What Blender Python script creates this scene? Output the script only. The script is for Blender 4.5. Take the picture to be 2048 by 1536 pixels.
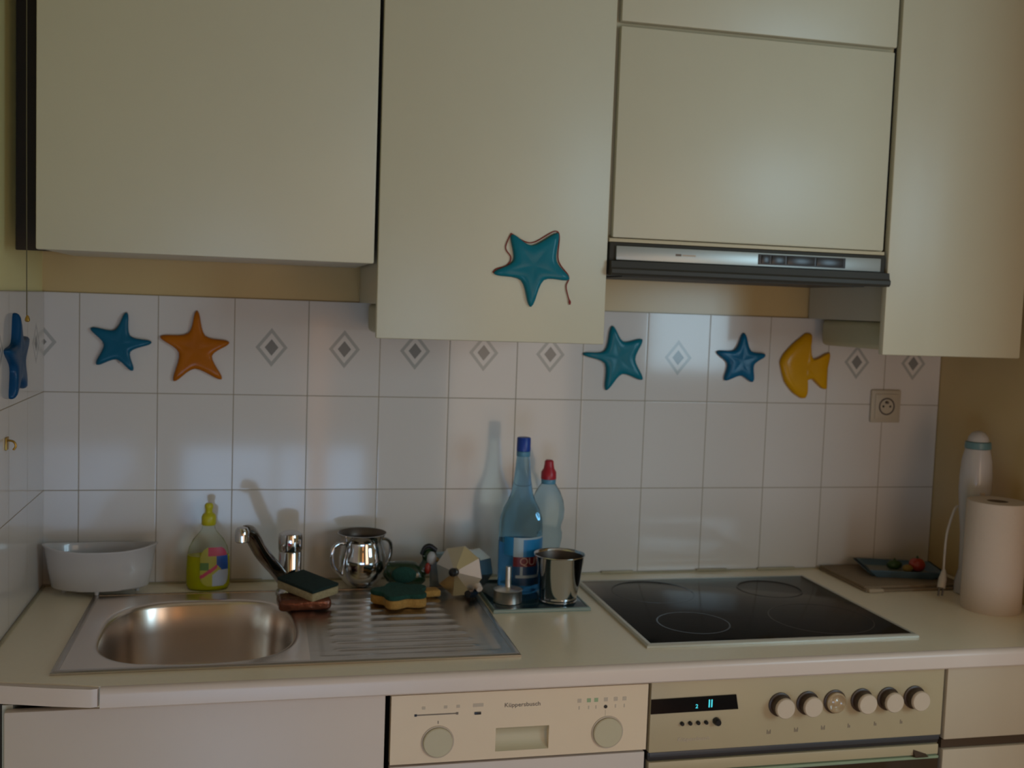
import bpy, bmesh, math, random
from mathutils import Vector, Matrix, Euler
random.seed(7)
C = bpy.context.scene.collection
SC = bpy.context.scene
PI = math.pi
for o in list(bpy.data.objects):
    bpy.data.objects.remove(o)

# ------------------------------------------------------------------ camera
cam_d = bpy.data.cameras.new('camera')
cam = bpy.data.objects.new('camera', cam_d)
C.objects.link(cam)
cam.location = (0.3722, -2.3839, 1.4939)
cam.rotation_euler = (math.radians(85.797), math.radians(-2.0407), math.radians(-12.9987))
cam_d.sensor_width = 36.0
cam_d.lens = 2147.23 / 2048 * 36.0
cam_d.clip_start = 0.02
cam_d.dof.use_dof = True
cam_d.dof.focus_distance = 1.55
cam_d.dof.aperture_fstop = 6.0
SC.camera = cam

# ------------------------------------------------------------------ world, lights, exposure
SC.view_settings.view_transform = 'Standard'
SC.view_settings.look = 'None'
SC.view_settings.gamma = 1.0
SC.view_settings.use_curve_mapping = False
SC.view_settings.exposure = 0.16
w = bpy.data.worlds.new('sky'); SC.world = w; w.use_nodes = True
wn = w.node_tree.nodes; bg = wn['Background']
bg.inputs['Color'].default_value = (0.62, 0.78, 1.0, 1)
bg.inputs['Strength'].default_value = 0.3


def area(name, loc, direction, sx, sy, power, col, spread=180):
    l = bpy.data.lights.new(name, 'AREA')
    l.shape = 'RECTANGLE'; l.size = sx; l.size_y = sy
    l.energy = power; l.color = col; l.spread = math.radians(spread)
    o = bpy.data.objects.new(name, l); C.objects.link(o)
    o.location = loc
    o.rotation_euler = Vector(direction).to_track_quat('-Z', 'Y').to_euler()
    return o


# daylight through the window at the right behind the photographer
area('window_daylight', (2.70, -2.74, 1.63), (0, 1, 0), 0.94, 0.88, 20, (0.54, 0.82, 1.0))
# daylight under the lowered shutter of the glazed door straight behind the photographer
area('garden_door_daylight', (0.44, -2.74, 0.46), (0, 1, 0), 0.86, 0.66, 8.0, (0.42, 0.66, 1.0))
# added warm fill light, set behind an unseen opening in the wall
area('hallway_light', (1.55, -2.74, 0.85), (0, 1, 0), 0.60, 1.5, 5.6, (1.0, 0.66, 0.38))


# ------------------------------------------------------------------ materials
def mat(name, col, rough=0.5, metal=0.0, spec=0.5, coat=0.0, coat_rough=0.05, trans=0.0, ior=1.45,
        var=0.03, scale=14.0, bump=0.0, bscale=60.0, emit=None, estr=0.0, sss=0.0, stretch=None):
    m = bpy.data.materials.new(name); m.use_nodes = True
    nt = m.node_tree; b = nt.nodes['Principled BSDF']
    b.inputs['Roughness'].default_value = rough
    b.inputs['Metallic'].default_value = metal
    b.inputs['Specular IOR Level'].default_value = spec
    b.inputs['Coat Weight'].default_value = coat
    b.inputs['Coat Roughness'].default_value = coat_rough
    b.inputs['Transmission Weight'].default_value = trans
    b.inputs['IOR'].default_value = ior
    if sss:
        b.inputs['Subsurface Weight'].default_value = sss
        b.inputs['Subsurface Scale'].default_value = 0.01
    if emit:
        b.inputs['Emission Color'].default_value = (*emit, 1)
        b.inputs['Emission Strength'].default_value = estr
    tc = nt.nodes.new('ShaderNodeTexCoord')
    src = tc.outputs['Object']
    if stretch:
        mp = nt.nodes.new('ShaderNodeMapping'); mp.inputs['Scale'].default_value = stretch
        nt.links.new(src, mp.inputs['Vector']); src = mp.outputs['Vector']
    n = nt.nodes.new('ShaderNodeTexNoise'); n.inputs['Scale'].default_value = scale
    n.inputs['Detail'].default_value = 3
    nt.links.new(src, n.inputs['Vector'])
    mx = nt.nodes.new('ShaderNodeMix'); mx.data_type = 'RGBA'
    mx.inputs['A'].default_value = (*[max(0, c * (1 - var)) for c in col], 1)
    mx.inputs['B'].default_value = (*[min(1, c * (1 + var)) for c in col], 1)
    nt.links.new(n.outputs['Fac'], mx.inputs['Factor'])
    nt.links.new(mx.outputs['Result'], b.inputs['Base Color'])
    if bump:
        n2 = nt.nodes.new('ShaderNodeTexNoise'); n2.inputs['Scale'].default_value = bscale
        nt.links.new(src, n2.inputs['Vector'])
        bp = nt.nodes.new('ShaderNodeBump'); bp.inputs['Strength'].default_value = bump
        bp.inputs['Distance'].default_value = 0.002
        nt.links.new(n2.outputs['Fac'], bp.inputs['Height'])
        nt.links.new(bp.outputs['Normal'], b.inputs['Normal'])
    return m


TW, TH = 0.1565, 0.2077      # tile pitch
Z0 = 1.28                    # horizontal joint under the decorated row


def tile_mat(name, axis):
    m = bpy.data.materials.new(name); m.use_nodes = True
    nt = m.node_tree; N = nt.nodes; L = nt.links; b = N['Principled BSDF']
    tc = N.new('ShaderNodeTexCoord'); sp = N.new('ShaderNodeSeparateXYZ')
    L.new(tc.outputs['Object'], sp.inputs[0])

    def M(op, a, bb=None, c=None):
        n = N.new('ShaderNodeMath'); n.operation = op
        for i, v in enumerate((a, bb, c)):
            if v is None: continue
            if isinstance(v, (int, float)): n.inputs[i].default_value = v
            else: L.new(v, n.inputs[i])
        return n.outputs[0]
    u = M('DIVIDE', M('ADD', sp.outputs[axis], 10 * TW), TW)
    v = M('DIVIDE', M('ADD', M('SUBTRACT', sp.outputs[2], Z0), 10 * TH), TH)
    fu = M('SUBTRACT', M('FRACT', u), 0.5); fv = M('SUBTRACT', M('FRACT', v), 0.5)
    au = M('MULTIPLY', M('ABSOLUTE', fu), TW); av = M('MULTIPLY', M('ABSOLUTE', fv), TH)
    du = M('SUBTRACT', TW / 2, au); dv = M('SUBTRACT', TH / 2, av)
    d = M('MINIMUM', du, dv)
    grout = M('LESS_THAN', d, 0.0010)
    dm = M('ADD', M('DIVIDE', au, 0.034), M('DIVIDE', av, 0.042))
    row = M('MULTIPLY', M('GREATER_THAN', sp.outputs[2], Z0), M('LESS_THAN', sp.outputs[2], Z0 + TH))
    ring = M('MULTIPLY', M('MULTIPLY', M('GREATER_THAN', dm, 0.74), M('LESS_THAN', dm, 1.0)), row)
    inner = M('MULTIPLY', M('LESS_THAN', dm, 0.43), row)
    nz = N.new('ShaderNodeTexNoise'); nz.inputs['Scale'].default_value = 3.0
    L.new(tc.outputs['Object'], nz.inputs['Vector'])

    def mix(f, A, B):
        n = N.new('ShaderNodeMix'); n.data_type = 'RGBA'
        L.new(f, n.inputs['Factor'])
        for k, s in (('A', A), ('B', B)):
            if isinstance(s, tuple): n.inputs[k].default_value = (*s, 1)
            else: L.new(s, n.inputs[k])
        return n.outputs['Result']
    base = mix(nz.outputs['Fac'], (0.665, 0.61, 0.555), (0.71, 0.65, 0.595))
    c = mix(ring, base, (0.43, 0.41, 0.375))
    c = mix(inner, c, (0.245, 0.235, 0.22))
    c = mix(grout, c, (0.34, 0.28, 0.20))
    b.inputs['Specular IOR Level'].default_value = 0.36
    L.new(c, b.inputs['Base Color'])
    L.new(M('ADD', M('MULTIPLY', grout, 0.6), 0.09), b.inputs['Roughness'])
    # pillowed edges, very slight waviness
    n2 = N.new('ShaderNodeTexNoise'); n2.inputs['Scale'].default_value = 9.0
    L.new(tc.outputs['Object'], n2.inputs['Vector'])
    hgt = M('ADD', M('MULTIPLY', M('MINIMUM', d, 0.003), 120.0), M('MULTIPLY', n2.outputs['Fac'], 0.25))
    bp = N.new('ShaderNodeBump'); bp.inputs['Strength'].default_value = 0.12; bp.inputs['Distance'].default_value = 0.002
    L.new(hgt, bp.inputs['Height']); L.new(bp.outputs['Normal'], b.inputs['Normal'])
    return m


M_ = {}
M_['tile_x'] = tile_mat('glazed_tile_back', 0)
M_['tile_y'] = tile_mat('glazed_tile_side', 1)
M_['paint'] = mat('cream_wall_paint', (0.60, 0.43, 0.20), 0.25, var=0.04, scale=4)
M_['paint_left'] = mat('greenish_wall_paint', (0.85, 0.77, 0.38), 0.4, var=0.04, scale=4)
M_['room_paint'] = mat('room_wall_paint', (0.62, 0.52, 0.38), 0.8, var=0.03, scale=3)
M_['ceil'] = mat('ceiling_paint', (0.72, 0.68, 0.6), 0.9)
M_['floor'] = mat('brown_floor_tiles', (0.30, 0.17, 0.09), 0.35, var=0.25, scale=5)
M_['door_lam'] = mat('cream_laminate_door', (0.65, 0.59, 0.425), 0.38, spec=0.65, var=0.015, bump=0.04, bscale=300)
M_['base_lam'] = mat('cream_laminate_base', (0.66, 0.54, 0.45), 0.40, spec=0.45, var=0.015)
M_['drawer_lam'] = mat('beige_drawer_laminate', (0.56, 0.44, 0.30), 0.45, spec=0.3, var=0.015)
M_['edge_lam'] = mat('yellowed_laminate_edge', (0.60, 0.50, 0.32), 0.45)
M_['carcass'] = mat('cabinet_carcass_laminate', (0.60, 0.56, 0.46), 0.3)
M_['pelmet'] = mat('beige_under_cabinet_box', (0.50, 0.46, 0.30), 0.5)
M_['worktop'] = mat('pale_worktop_laminate', (0.95, 0.82, 0.60), 0.28, spec=0.8, var=0.03, scale=120)
M_['nosing'] = mat('pinkish_worktop_edge', (0.72, 0.58, 0.48), 0.3)
M_['dark_gap'] = mat('dark_brown_filler', (0.045, 0.032, 0.02), 0.7)
M_['steel'] = mat('brushed_stainless_steel', (0.60, 0.55, 0.50), 0.27, metal=1, var=0.10, scale=6, bump=0.05, bscale=400, stretch=(1, 12, 1))
M_['bowl_steel'] = mat('satin_bowl_steel', (0.80, 0.70, 0.62), 0.26, metal=1, var=0.05, scale=8)
M_['dark_chrome'] = mat('dulled_dark_chrome', (0.24, 0.22, 0.20), 0.16, metal=1, var=0.1)  # dark reflection on the spout put into the chrome colour
M_['dark_steel'] = mat('dark_stained_steel', (0.16, 0.13, 0.11), 0.45, metal=0.8)  # shade inside pot and beaker put into the steel colour
M_['chrome'] = mat('polished_chrome', (0.62, 0.62, 0.64), 0.06, metal=1, var=0.02)
M_['alu'] = mat('cast_aluminium', (0.78, 0.72, 0.64), 0.34, metal=1, var=0.06)
M_['hood_dark'] = mat('dark_bronze_hood_metal', (0.055, 0.050, 0.040), 0.5, metal=0.1, spec=0.3)
M_['hood_silver'] = mat('silver_hood_trim', (0.46, 0.48, 0.45), 0.36, metal=0.45)
M_['slot'] = mat('dark_switch_plastic', (0.06, 0.058, 0.06), 0.4)
M_['black'] = mat('black_plastic', (0.012, 0.012, 0.014), 0.3)
M_['hob_glass'] = mat('black_ceramic_glass', (0.016, 0.014, 0.011), 0.11, spec=0.06, var=0.1)
M_['hob_ring'] = mat('hob_zone_print', (0.021, 0.018, 0.016), 0.14, spec=0.13)
M_['hob_frame'] = mat('pale_hob_frame', (0.60, 0.57, 0.48), 0.3, metal=0.3)
M_['panel_beige'] = mat('beige_oven_panel', (0.50, 0.39, 0.23), 0.35)
M_['dw_panel'] = mat('beige_dishwasher_panel', (0.80, 0.61, 0.41), 0.4)
M_['dw_knob'] = mat('yellowed_knob_plastic', (0.56, 0.47, 0.30), 0.4)
M_['knob'] = mat('cream_knob_face', (0.64, 0.50, 0.36), 0.4)
M_['knob_dark'] = mat('dark_brown_knob_ring', (0.07, 0.04, 0.022), 0.4)
M_['amber_clear'] = mat('clear_amber_plastic', (0.45, 0.31, 0.17), 0.1, coat=1)
M_['print'] = mat('grey_brown_print', (0.20, 0.15, 0.11), 0.6)
M_['print_faint'] = mat('faint_print', (0.55, 0.43, 0.31), 0.6)
M_['print_green'] = mat('green_print', (0.33, 0.42, 0.22), 0.6)
M_['display'] = mat('display_glass', (0.006, 0.006, 0.007), 0.08)
M_['digit'] = mat('lit_cyan_digit', (0.0, 0.1, 0.1), 0.5, emit=(0.08, 0.75, 0.85), estr=0.9)
M_['brown_glass'] = mat('brown_oven_glass', (0.05, 0.028, 0.015), 0.08)
M_['green_edge'] = mat('green_glass_edge', (0.30, 0.36, 0.22), 0.2)
M_['strip_dark'] = mat('dark_vent_strip', (0.035, 0.030, 0.028), 0.3)
M_['blue_glass'] = mat('turquoise_fused_glass', (0.004, 0.105, 0.18), 0.45, coat=0.22, coat_rough=0.16, spec=0.12, var=0.12, scale=22, bump=0.3, bscale=45)
M_['blue_glass2'] = mat('deep_turquoise_fused_glass', (0.004, 0.12, 0.24), 0.45, coat=0.22, coat_rough=0.16, spec=0.12, var=0.3, scale=45, bump=0.5, bscale=80)
M_['teal_glass'] = mat('teal_fused_glass', (0.004, 0.16, 0.21), 0.45, coat=0.22, coat_rough=0.16, spec=0.12, var=0.12, scale=22, bump=0.3, bscale=45)
M_['amber_glass'] = mat('amber_fused_glass', (0.42, 0.115, 0.001), 0.45, coat=0.22, coat_rough=0.16, spec=0.12, var=0.2, scale=18, bump=0.3, bscale=45)
M_['yellow_glass'] = mat('golden_fused_glass', (0.62, 0.3, 0.002), 0.45, coat=0.22, coat_rough=0.16, spec=0.12, var=0.12, scale=20, bump=0.3, bscale=45)
M_['dblue_glass'] = mat('dark_blue_fused_glass', (0.004, 0.06, 0.15), 0.45, coat=0.22, coat_rough=0.16, spec=0.12, var=0.2, scale=20)
M_['red_string'] = mat('red_string', (0.28, 0.035, 0.03), 0.8)
M_['brass'] = mat('brass', (0.45, 0.28, 0.06), 0.35, metal=0.8)
M_['cord'] = mat('dark_cord', (0.12, 0.10, 0.05), 0.8)
M_['socket'] = mat('cream_socket_plastic', (0.52, 0.44, 0.33), 0.35)
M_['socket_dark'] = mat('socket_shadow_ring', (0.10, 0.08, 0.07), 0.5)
M_['white_plastic'] = mat('white_plastic', (0.60, 0.57, 0.56), 0.22, coat=0.5)
M_['soap_bottle'] = mat('clear_soap_plastic', (0.93, 0.95, 0.85), 0.08, trans=1.0, ior=1.12, var=0.0)
M_['soap_liquid'] = mat('yellow_dish_soap', (0.80, 0.78, 0.01), 0.08, trans=0.5, ior=1.2, var=0.05)
M_['yellow_cap'] = mat('yellow_cap_plastic', (0.58, 0.50, 0.015), 0.35)
M_['lab_yellow'] = mat('label_yellow', (0.45, 0.42, 0.06), 0.4)
M_['lab_pink'] = mat('label_pink', (0.55, 0.06, 0.12), 0.4)
M_['lab_blue'] = mat('label_blue', (0.02, 0.09, 0.38), 0.4)
M_['lab_white'] = mat('label_white', (0.42, 0.46, 0.55), 0.4)
M_['lab_green'] = mat('label_green', (0.12, 0.22, 0.05), 0.4)
M_['scour_green'] = mat('dark_green_scourer', (0.012, 0.030, 0.026), 0.9, var=0.4, scale=160, bump=0.8, bscale=400)
M_['teal_scour'] = mat('teal_green_scourer', (0.012, 0.062, 0.045), 0.9, var=0.4, scale=120, bump=0.8, bscale=300)
M_['sponge'] = mat('yellow_sponge_foam', (0.50, 0.27, 0.07), 0.9, var=0.3, scale=110, bump=0.9, bscale=350)
M_['sponge_pale'] = mat('pale_sponge_foam', (0.42, 0.34, 0.19), 0.9, var=0.3, scale=110, bump=0.9, bscale=350)
M_['copper'] = mat('copper_brown_wrapper', (0.16, 0.055, 0.03), 0.25, metal=0.5, var=0.4, scale=40, bump=0.8, bscale=90)
M_['duck_green'] = mat('dark_green_glaze', (0.012, 0.035, 0.014), 0.25, coat=0.6, var=0.5, scale=30)
M_['duck_white'] = mat('white_glaze', (0.42, 0.42, 0.42), 0.3)
M_['duck_red'] = mat('red_glaze', (0.30, 0.03, 0.02), 0.3)
M_['duck_yellow'] = mat('ochre_glaze', (0.30, 0.20, 0.06), 0.3)
M_['pale_blue'] = mat('pale_blue_foil', (0.28, 0.36, 0.42), 0.3)
M_['pet_blue'] = mat('blue_tinted_bottle', (0.42, 0.66, 0.82), 0.05, trans=1.0, ior=1.10, var=0.0)
M_['pet_clear'] = mat('pale_blue_bottle', (0.62, 0.80, 0.88), 0.05, trans=1.0, ior=1.12, var=0.0)
M_['water'] = mat('water_in_bottle', (0.20, 0.48, 0.78), 0.02, trans=0.9, ior=1.12, var=0.0)
M_['cap_blue'] = mat('royal_blue_cap', (0.012, 0.055, 0.32), 0.35)
M_['neck_blue'] = mat('blue_neck_ring', (0.10, 0.27, 0.38), 0.35)
M_['cap_red'] = mat('red_sport_cap', (0.42, 0.018, 0.03), 0.35)
M_['lab2_blue'] = mat('bottle_label_blue', (0.015, 0.20, 0.42), 0.35)
M_['lab2_dark'] = mat('bottle_label_navy', (0.012, 0.06, 0.15), 0.35)
M_['lab2_red'] = mat('bottle_label_red', (0.17, 0.012, 0.014), 0.35)
M_['lab2_line'] = mat('bottle_label_line', (0.36, 0.44, 0.46), 0.35)
M_['letter'] = mat('tan_lettering', (0.52, 0.30, 0.22), 0.4)
M_['tray_glass'] = mat('dark_blue_glass_tray', (0.012, 0.035, 0.045), 0.1)
M_['tray_edge'] = mat('pale_glass_edge', (0.22, 0.30, 0.27), 0.2)
M_['paper'] = mat('white_paper', (0.66, 0.54, 0.44), 0.9, bump=0.3, bscale=120)
M_['card'] = mat('cardboard_core', (0.20, 0.14, 0.09), 0.9)
M_['board'] = mat('brown_table_mat', (0.26, 0.19, 0.12), 0.8, var=0.15, scale=60)
M_['board_edge'] = mat('pale_folded_edge', (0.46, 0.36, 0.25), 0.8)
M_['plate_blue'] = mat('blue_plastic_tray', (0.10, 0.17, 0.22), 0.3)
M_['plate_in'] = mat('pale_tray_inside', (0.24, 0.24, 0.20), 0.35)
M_['tomato'] = mat('red_tomato', (0.42, 0.035, 0.015), 0.25, coat=0.4)
M_['veg_green'] = mat('dark_green_vegetable', (0.03, 0.07, 0.015), 0.4)
M_['veg_yellow'] = mat('ochre_vegetable', (0.28, 0.17, 0.03), 0.4)
M_['appliance'] = mat('white_appliance_plastic', (0.52, 0.48, 0.46), 0.25, coat=0.3)
M_['appl_teal'] = mat('teal_appliance_ring', (0.12, 0.23, 0.25), 0.3)
M_['cable'] = mat('white_cable', (0.55, 0.47, 0.38), 0.4)
M_['sealant'] = mat('grimy_sealant', (0.40, 0.34, 0.22), 0.5, var=0.45, scale=9)
M_['frame_white'] = mat('white_window_frame', (0.7, 0.7, 0.68), 0.4)
M_['pane'] = mat('window_glass', (1, 1, 1), 0.0, trans=1.0, ior=1.0, var=0)
M_['lampshade'] = mat('lamp_shade', (0.8, 0.5, 0.3), 0.5, emit=(1.0, 0.42, 0.14), estr=1.6)  # emission of the added reflection tube


# ------------------------------------------------------------------ mesh helpers
def box(bm, x0, x1, y0, y1, z0, z1, bevel=0.0, seg=2):
    vs = [bm.verts.new((x, y, z)) for x in (x0, x1) for y in (y0, y1) for z in (z0, z1)]
    idx = [(0, 1, 3, 2), (4, 6, 7, 5), (0, 4, 5, 1), (2, 3, 7, 6), (0, 2, 6, 4), (1, 5, 7, 3)]
    fs = [bm.faces.new([vs[i] for i in f]) for f in idx]
    if bevel:
        es = list({e for f in fs for e in f.edges})
        bmesh.ops.bevel(bm, geom=es, offset=bevel, segments=seg, profile=0.5, affect='EDGES')
    return fs


def lathe(bm, prof, n=40, c=(0, 0, 0), sx=1.0, sy=1.0, cap0=True, cap1=True, axis=None):
    rings = []
    q = Vector((0, 0, 1)).rotation_difference(Vector(axis)) if axis else None
    for r, z in prof:
        ring = []
        for k in range(n):
            a = 2 * PI * k / n
            v = Vector((r * math.cos(a) * sx, r * math.sin(a) * sy, z))
            if q: v = q @ v
            ring.append(bm.verts.new(v + Vector(c)))
        rings.append(ring)
    for i in range(len(rings) - 1):
        for k in range(n):
            bm.faces.new([rings[i][k], rings[i][(k + 1) % n], rings[i + 1][(k + 1) % n], rings[i + 1][k]])
    if cap0: bm.faces.new(list(reversed(rings[0])))
    if cap1: bm.faces.new(rings[-1])
    return rings


def tube(bm, pts, r, n=12, closed=False):
    pts = [Vector(p) for p in pts]
    rr = r if isinstance(r, (list, tuple)) else [r] * len(pts)
    rings = []; up = None
    for i, p in enumerate(pts):
        t = (pts[min(i + 1, len(pts) - 1)] - pts[max(i - 1, 0)]).normalized()
        if up is None:
            up = Vector((0, 0, 1)) if abs(t.z) < 0.9 else Vector((1, 0, 0))
        s = t.cross(up).normalized(); up = s.cross(t).normalized()
        rings.append([bm.verts.new(p + (s * math.cos(2 * PI * k / n) + up * math.sin(2 * PI * k / n)) * rr[i]) for k in range(n)])
    for i in range(len(rings) - 1):
        for k in range(n):
            bm.faces.new([rings[i][k], rings[i][(k + 1) % n], rings[i + 1][(k + 1) % n], rings[i + 1][k]])
    bm.faces.new(list(reversed(rings[0]))); bm.faces.new(rings[-1])


def smooth_path(pts, sub=8):
    P = [Vector(p) for p in pts]; out = []
    for i in range(len(P) - 1):
        p0 = P[max(i - 1, 0)]; p1 = P[i]; p2 = P[i + 1]; p3 = P[min(i + 2, len(P) - 1)]
        for k in range(sub):
            t = k / sub
            out.append(0.5 * ((2 * p1) + (-p0 + p2) * t + (2 * p0 - 5 * p1 + 4 * p2 - p3) * t * t + (-p0 + 3 * p1 - 3 * p2 + p3) * t ** 3))
    out.append(P[-1]); return out


def prism(bm, poly, z0, z1):
    """poly in x,y extruded in z"""
    a = [bm.verts.new((x, y, z0)) for x, y in poly]; b = [bm.verts.new((x, y, z1)) for x, y in poly]
    n = len(poly)
    for i in range(n):
        bm.faces.new([a[i], a[(i + 1) % n], b[(i + 1) % n], b[i]])
    bm.faces.new(list(reversed(a))); bm.faces.new(b)


def obj(name, bm, m, parent=None, local=False, smooth=40, mats=None):
    bmesh.ops.recalc_face_normals(bm, faces=bm.faces[:])
    me = bpy.data.meshes.new(name)
    if parent is not None and not local:
        bmesh.ops.translate(bm, verts=bm.verts[:], vec=-world_loc(parent))
    bm.to_mesh(me); bm.free()
    for mm in (mats or [m]):
        me.materials.append(M_[mm] if isinstance(mm, str) else mm)
    if smooth:
        me.shade_smooth(); me.set_sharp_from_angle(angle=math.radians(smooth))
    o = bpy.data.objects.new(name, me); C.objects.link(o)
    if parent is not None: o.parent = parent
    return o


def world_loc(o):
    v = Vector((0, 0, 0))
    while o is not None:
        v += Vector(o.location); o = o.parent
    return v


def center(o):
    """move a top-level mesh's origin to the base centre of its own geometry"""
    vs = [v.co for v in o.data.vertices]
    c = Vector(((min(v.x for v in vs) + max(v.x for v in vs)) / 2, (min(v.y for v in vs) + max(v.y for v in vs)) / 2, min(v.z for v in vs)))
    o.data.transform(Matrix.Translation(-c)); o.location = c
    return o


def tag(o, label, cat, group=None, kind=None):
    o['label'] = label; o['category'] = cat
    if group: o['group'] = group
    if kind: o['kind'] = kind
    return o


def thing(name, label, cat, loc, rot=(0, 0, 0), group=None):
    o = bpy.data.objects.new(name, None); C.objects.link(o)
    o.empty_display_size = 0.05
    o.location = loc; o.rotation_euler = rot
    return tag(o, label, cat, group)


def struct(name, bm, m, label, parent=None, cat=None, smooth=0, mats=None):
    o = obj(name, bm, m, parent, smooth=smooth, mats=mats)
    if parent is None:
        o['kind'] = 'structure'; o['label'] = label; o['category'] = cat or name.split('_')[0]
    return o


def B(): return bmesh.new()


def P1(name, m, parent, *args, bevel=0.0, local=False, label=None, seg=2):
    bm = B(); box(bm, *args, bevel=bevel, seg=seg)
    o = obj(name, bm, m, parent, local=local)
    if label: o['label'] = label
    return o


def text_bm(s, size, depth=0.0003):
    cu = bpy.data.curves.new('t', 'FONT'); cu.body = s; cu.size = size
    cu.align_x = 'CENTER'; cu.align_y = 'CENTER'; cu.extrude = depth; cu.resolution_u = 3
    t = bpy.data.objects.new('t', cu); C.objects.link(t)
    bpy.context.view_layer.update()
    dg = bpy.context.evaluated_depsgraph_get()
    me = bpy.data.meshes.new_from_object(t.evaluated_get(dg))
    bm = B(); bm.from_mesh(me)
    bpy.data.objects.remove(t); bpy.data.curves.remove(cu); bpy.data.meshes.remove(me)
    return bm


def text_on_front(name, s, size, x, y, z, m, parent, width=None):
    bm = text_bm(s, size)
    if width:
        xs = [v.co.x for v in bm.verts]; k = width / (max(xs) - min(xs))
        bmesh.ops.scale(bm, vec=(k, 1, 1), verts=bm.verts[:])
    bmesh.ops.rotate(bm, verts=bm.verts[:], matrix=Matrix.Rotation(PI / 2, 3, 'X'))
    bmesh.ops.translate(bm, verts=bm.verts[:], vec=(x, y, z))
    return obj(name, bm, m, parent, smooth=0)


def disc_front(name, m, parent, x, z, y0, y1, r, n=32, bevel=0.0, r1=None):
    """short cylinder pointing to -y (y1 < y0)"""
    bm = B(); r1 = r1 if r1 else r
    h = y0 - y1
    prof = [(r, 0), (r1, h - bevel), (r1 - bevel, h)] if bevel else [(r, 0), (r1, h)]
    lathe(bm, prof, n, (x, y0, z), axis=(0, -1, 0))
    return obj(name, bm, m, parent)


# ================================================================== THE SETTING
ZC = 0.8688                 # worktop surface
XL, XR = -0.069, 2.033      # alcove side walls
bm = B(); box(bm, -0.2, 2.16, 0.005, 0.12, 0, 2.5)
struct('wall_back', bm, 'paint', 'cream painted kitchen back wall behind the cabinets')
bm = B(); box(bm, XL, XR, 0.0, 0.005, ZC, 1.4877)
struct('trim_1', bm, 'tile_x', 'white glazed tile splashback with grey diamond border on the back wall', cat='tiles')
bm = B(); box(bm, -0.2, -0.073, -2.72, 0.005, 0, 2.5)
struct('wall_left', bm, 'paint_left', 'greenish cream painted left wall')
bm = B(); box(bm, -0.073, XL, -1.6, 0.0, ZC, 1.4877)
struct('trim_2', bm, 'tile_y', 'white glazed tile splashback on the left wall', cat='tiles')
bm = B(); box(bm, 2.035, 2.16, -1.12, 0.005, 0, 2.5)
struct('wall_right', bm, 'paint', 'cream painted wall closing the kitchen alcove on the right')
bm = B(); box(bm, 2.16, 3.72, -1.12, -1.0, 0, 2.5)
struct('wall_return', bm, 'room_paint', 'cream wall of the adjoining room')
bm = B(); box(bm, 3.72, 3.84, -2.72, -0.92, 0, 2.5)
struct('wall_far', bm, 'room_paint', 'far wall of the adjoining room')
bm = B()
YW0, YW1 = -2.72, -2.60
box(bm, -0.073, 0.0, YW0, YW1, 0, 2.5); box(bm, 0.0, 0.88, YW0, YW1, 0.90, 2.5); box(bm, 0.88, 1.23, YW0, YW1, 0, 2.5)
box(bm, 1.23, 1.87, YW0, YW1, 1.98, 2.5); box(bm, 1.87, 2.20, YW0, YW1, 0, 2.5)  # doorway-sized opening added for the warm fill
box(bm, 3.20, 3.72, YW0, YW1, 0, 2.5); box(bm, 2.20, 3.20, YW0, YW1, 0, 1.16); box(bm, 2.20, 3.20, YW0, YW1, 2.10, 2.5)
struct('wall_front', bm, 'room_paint', 'cream wall behind the photographer with the hallway doorway and window')
bm = B(); box(bm, -0.2, 3.84, -2.9, 0.12, -0.1, 0)
struct('floor', bm, 'floor', 'brown floor')
bm = B(); box(bm, -0.2, 3.84, -2.9, 0.12, 2.5, 2.6)
struct('ceiling', bm, 'ceil', 'off-white ceiling')
bm = B()
for (a, b_) in ((2.20, 2.24), (2.68, 2.72), (3.16, 3.20)): box(bm, a, b_, -2.69, -2.64, 1.16, 2.10)
box(bm, 2.24, 3.16, -2.69, -2.64, 1.16, 1.20); box(bm, 2.24, 3.16, -2.69, -2.64, 2.06, 2.10)
struct('window_1', bm, 'frame_white', 'white framed window behind the photographer', cat='window')
bm = B()
for (a, b_) in ((0.0, 0.03), (0.425, 0.455), (0.85, 0.88)): box(bm, a, b_, -2.69, -2.64, 0.02, 0.90)
struct('door_1', bm, 'frame_white', 'glazed garden door behind the photographer with its shutter lowered', cat='door')
t = thing('floor_lamp', 'slim orange glowing floor lamp behind the photographer', 'lamp', (0.62, -2.5, 0))  # unseen glowing tube, added to give orange reflections
bm = B(); lathe(bm, [(0.09, 0), (0.09, 0.015), (0.012, 0.025), (0.012, 0.5)], 28, (0.62, -2.5, 0)); obj('base', bm, 'hood_dark', t)
bm = B(); lathe(bm, [(0.045, 0.5), (0.045, 1.40)], 28, (0.62, -2.5, 0)); obj('lamp_shade', bm, 'lampshade', t)

# ================================================================== WALL CABINETS
YD = -0.3865; YB = -0.369


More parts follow.
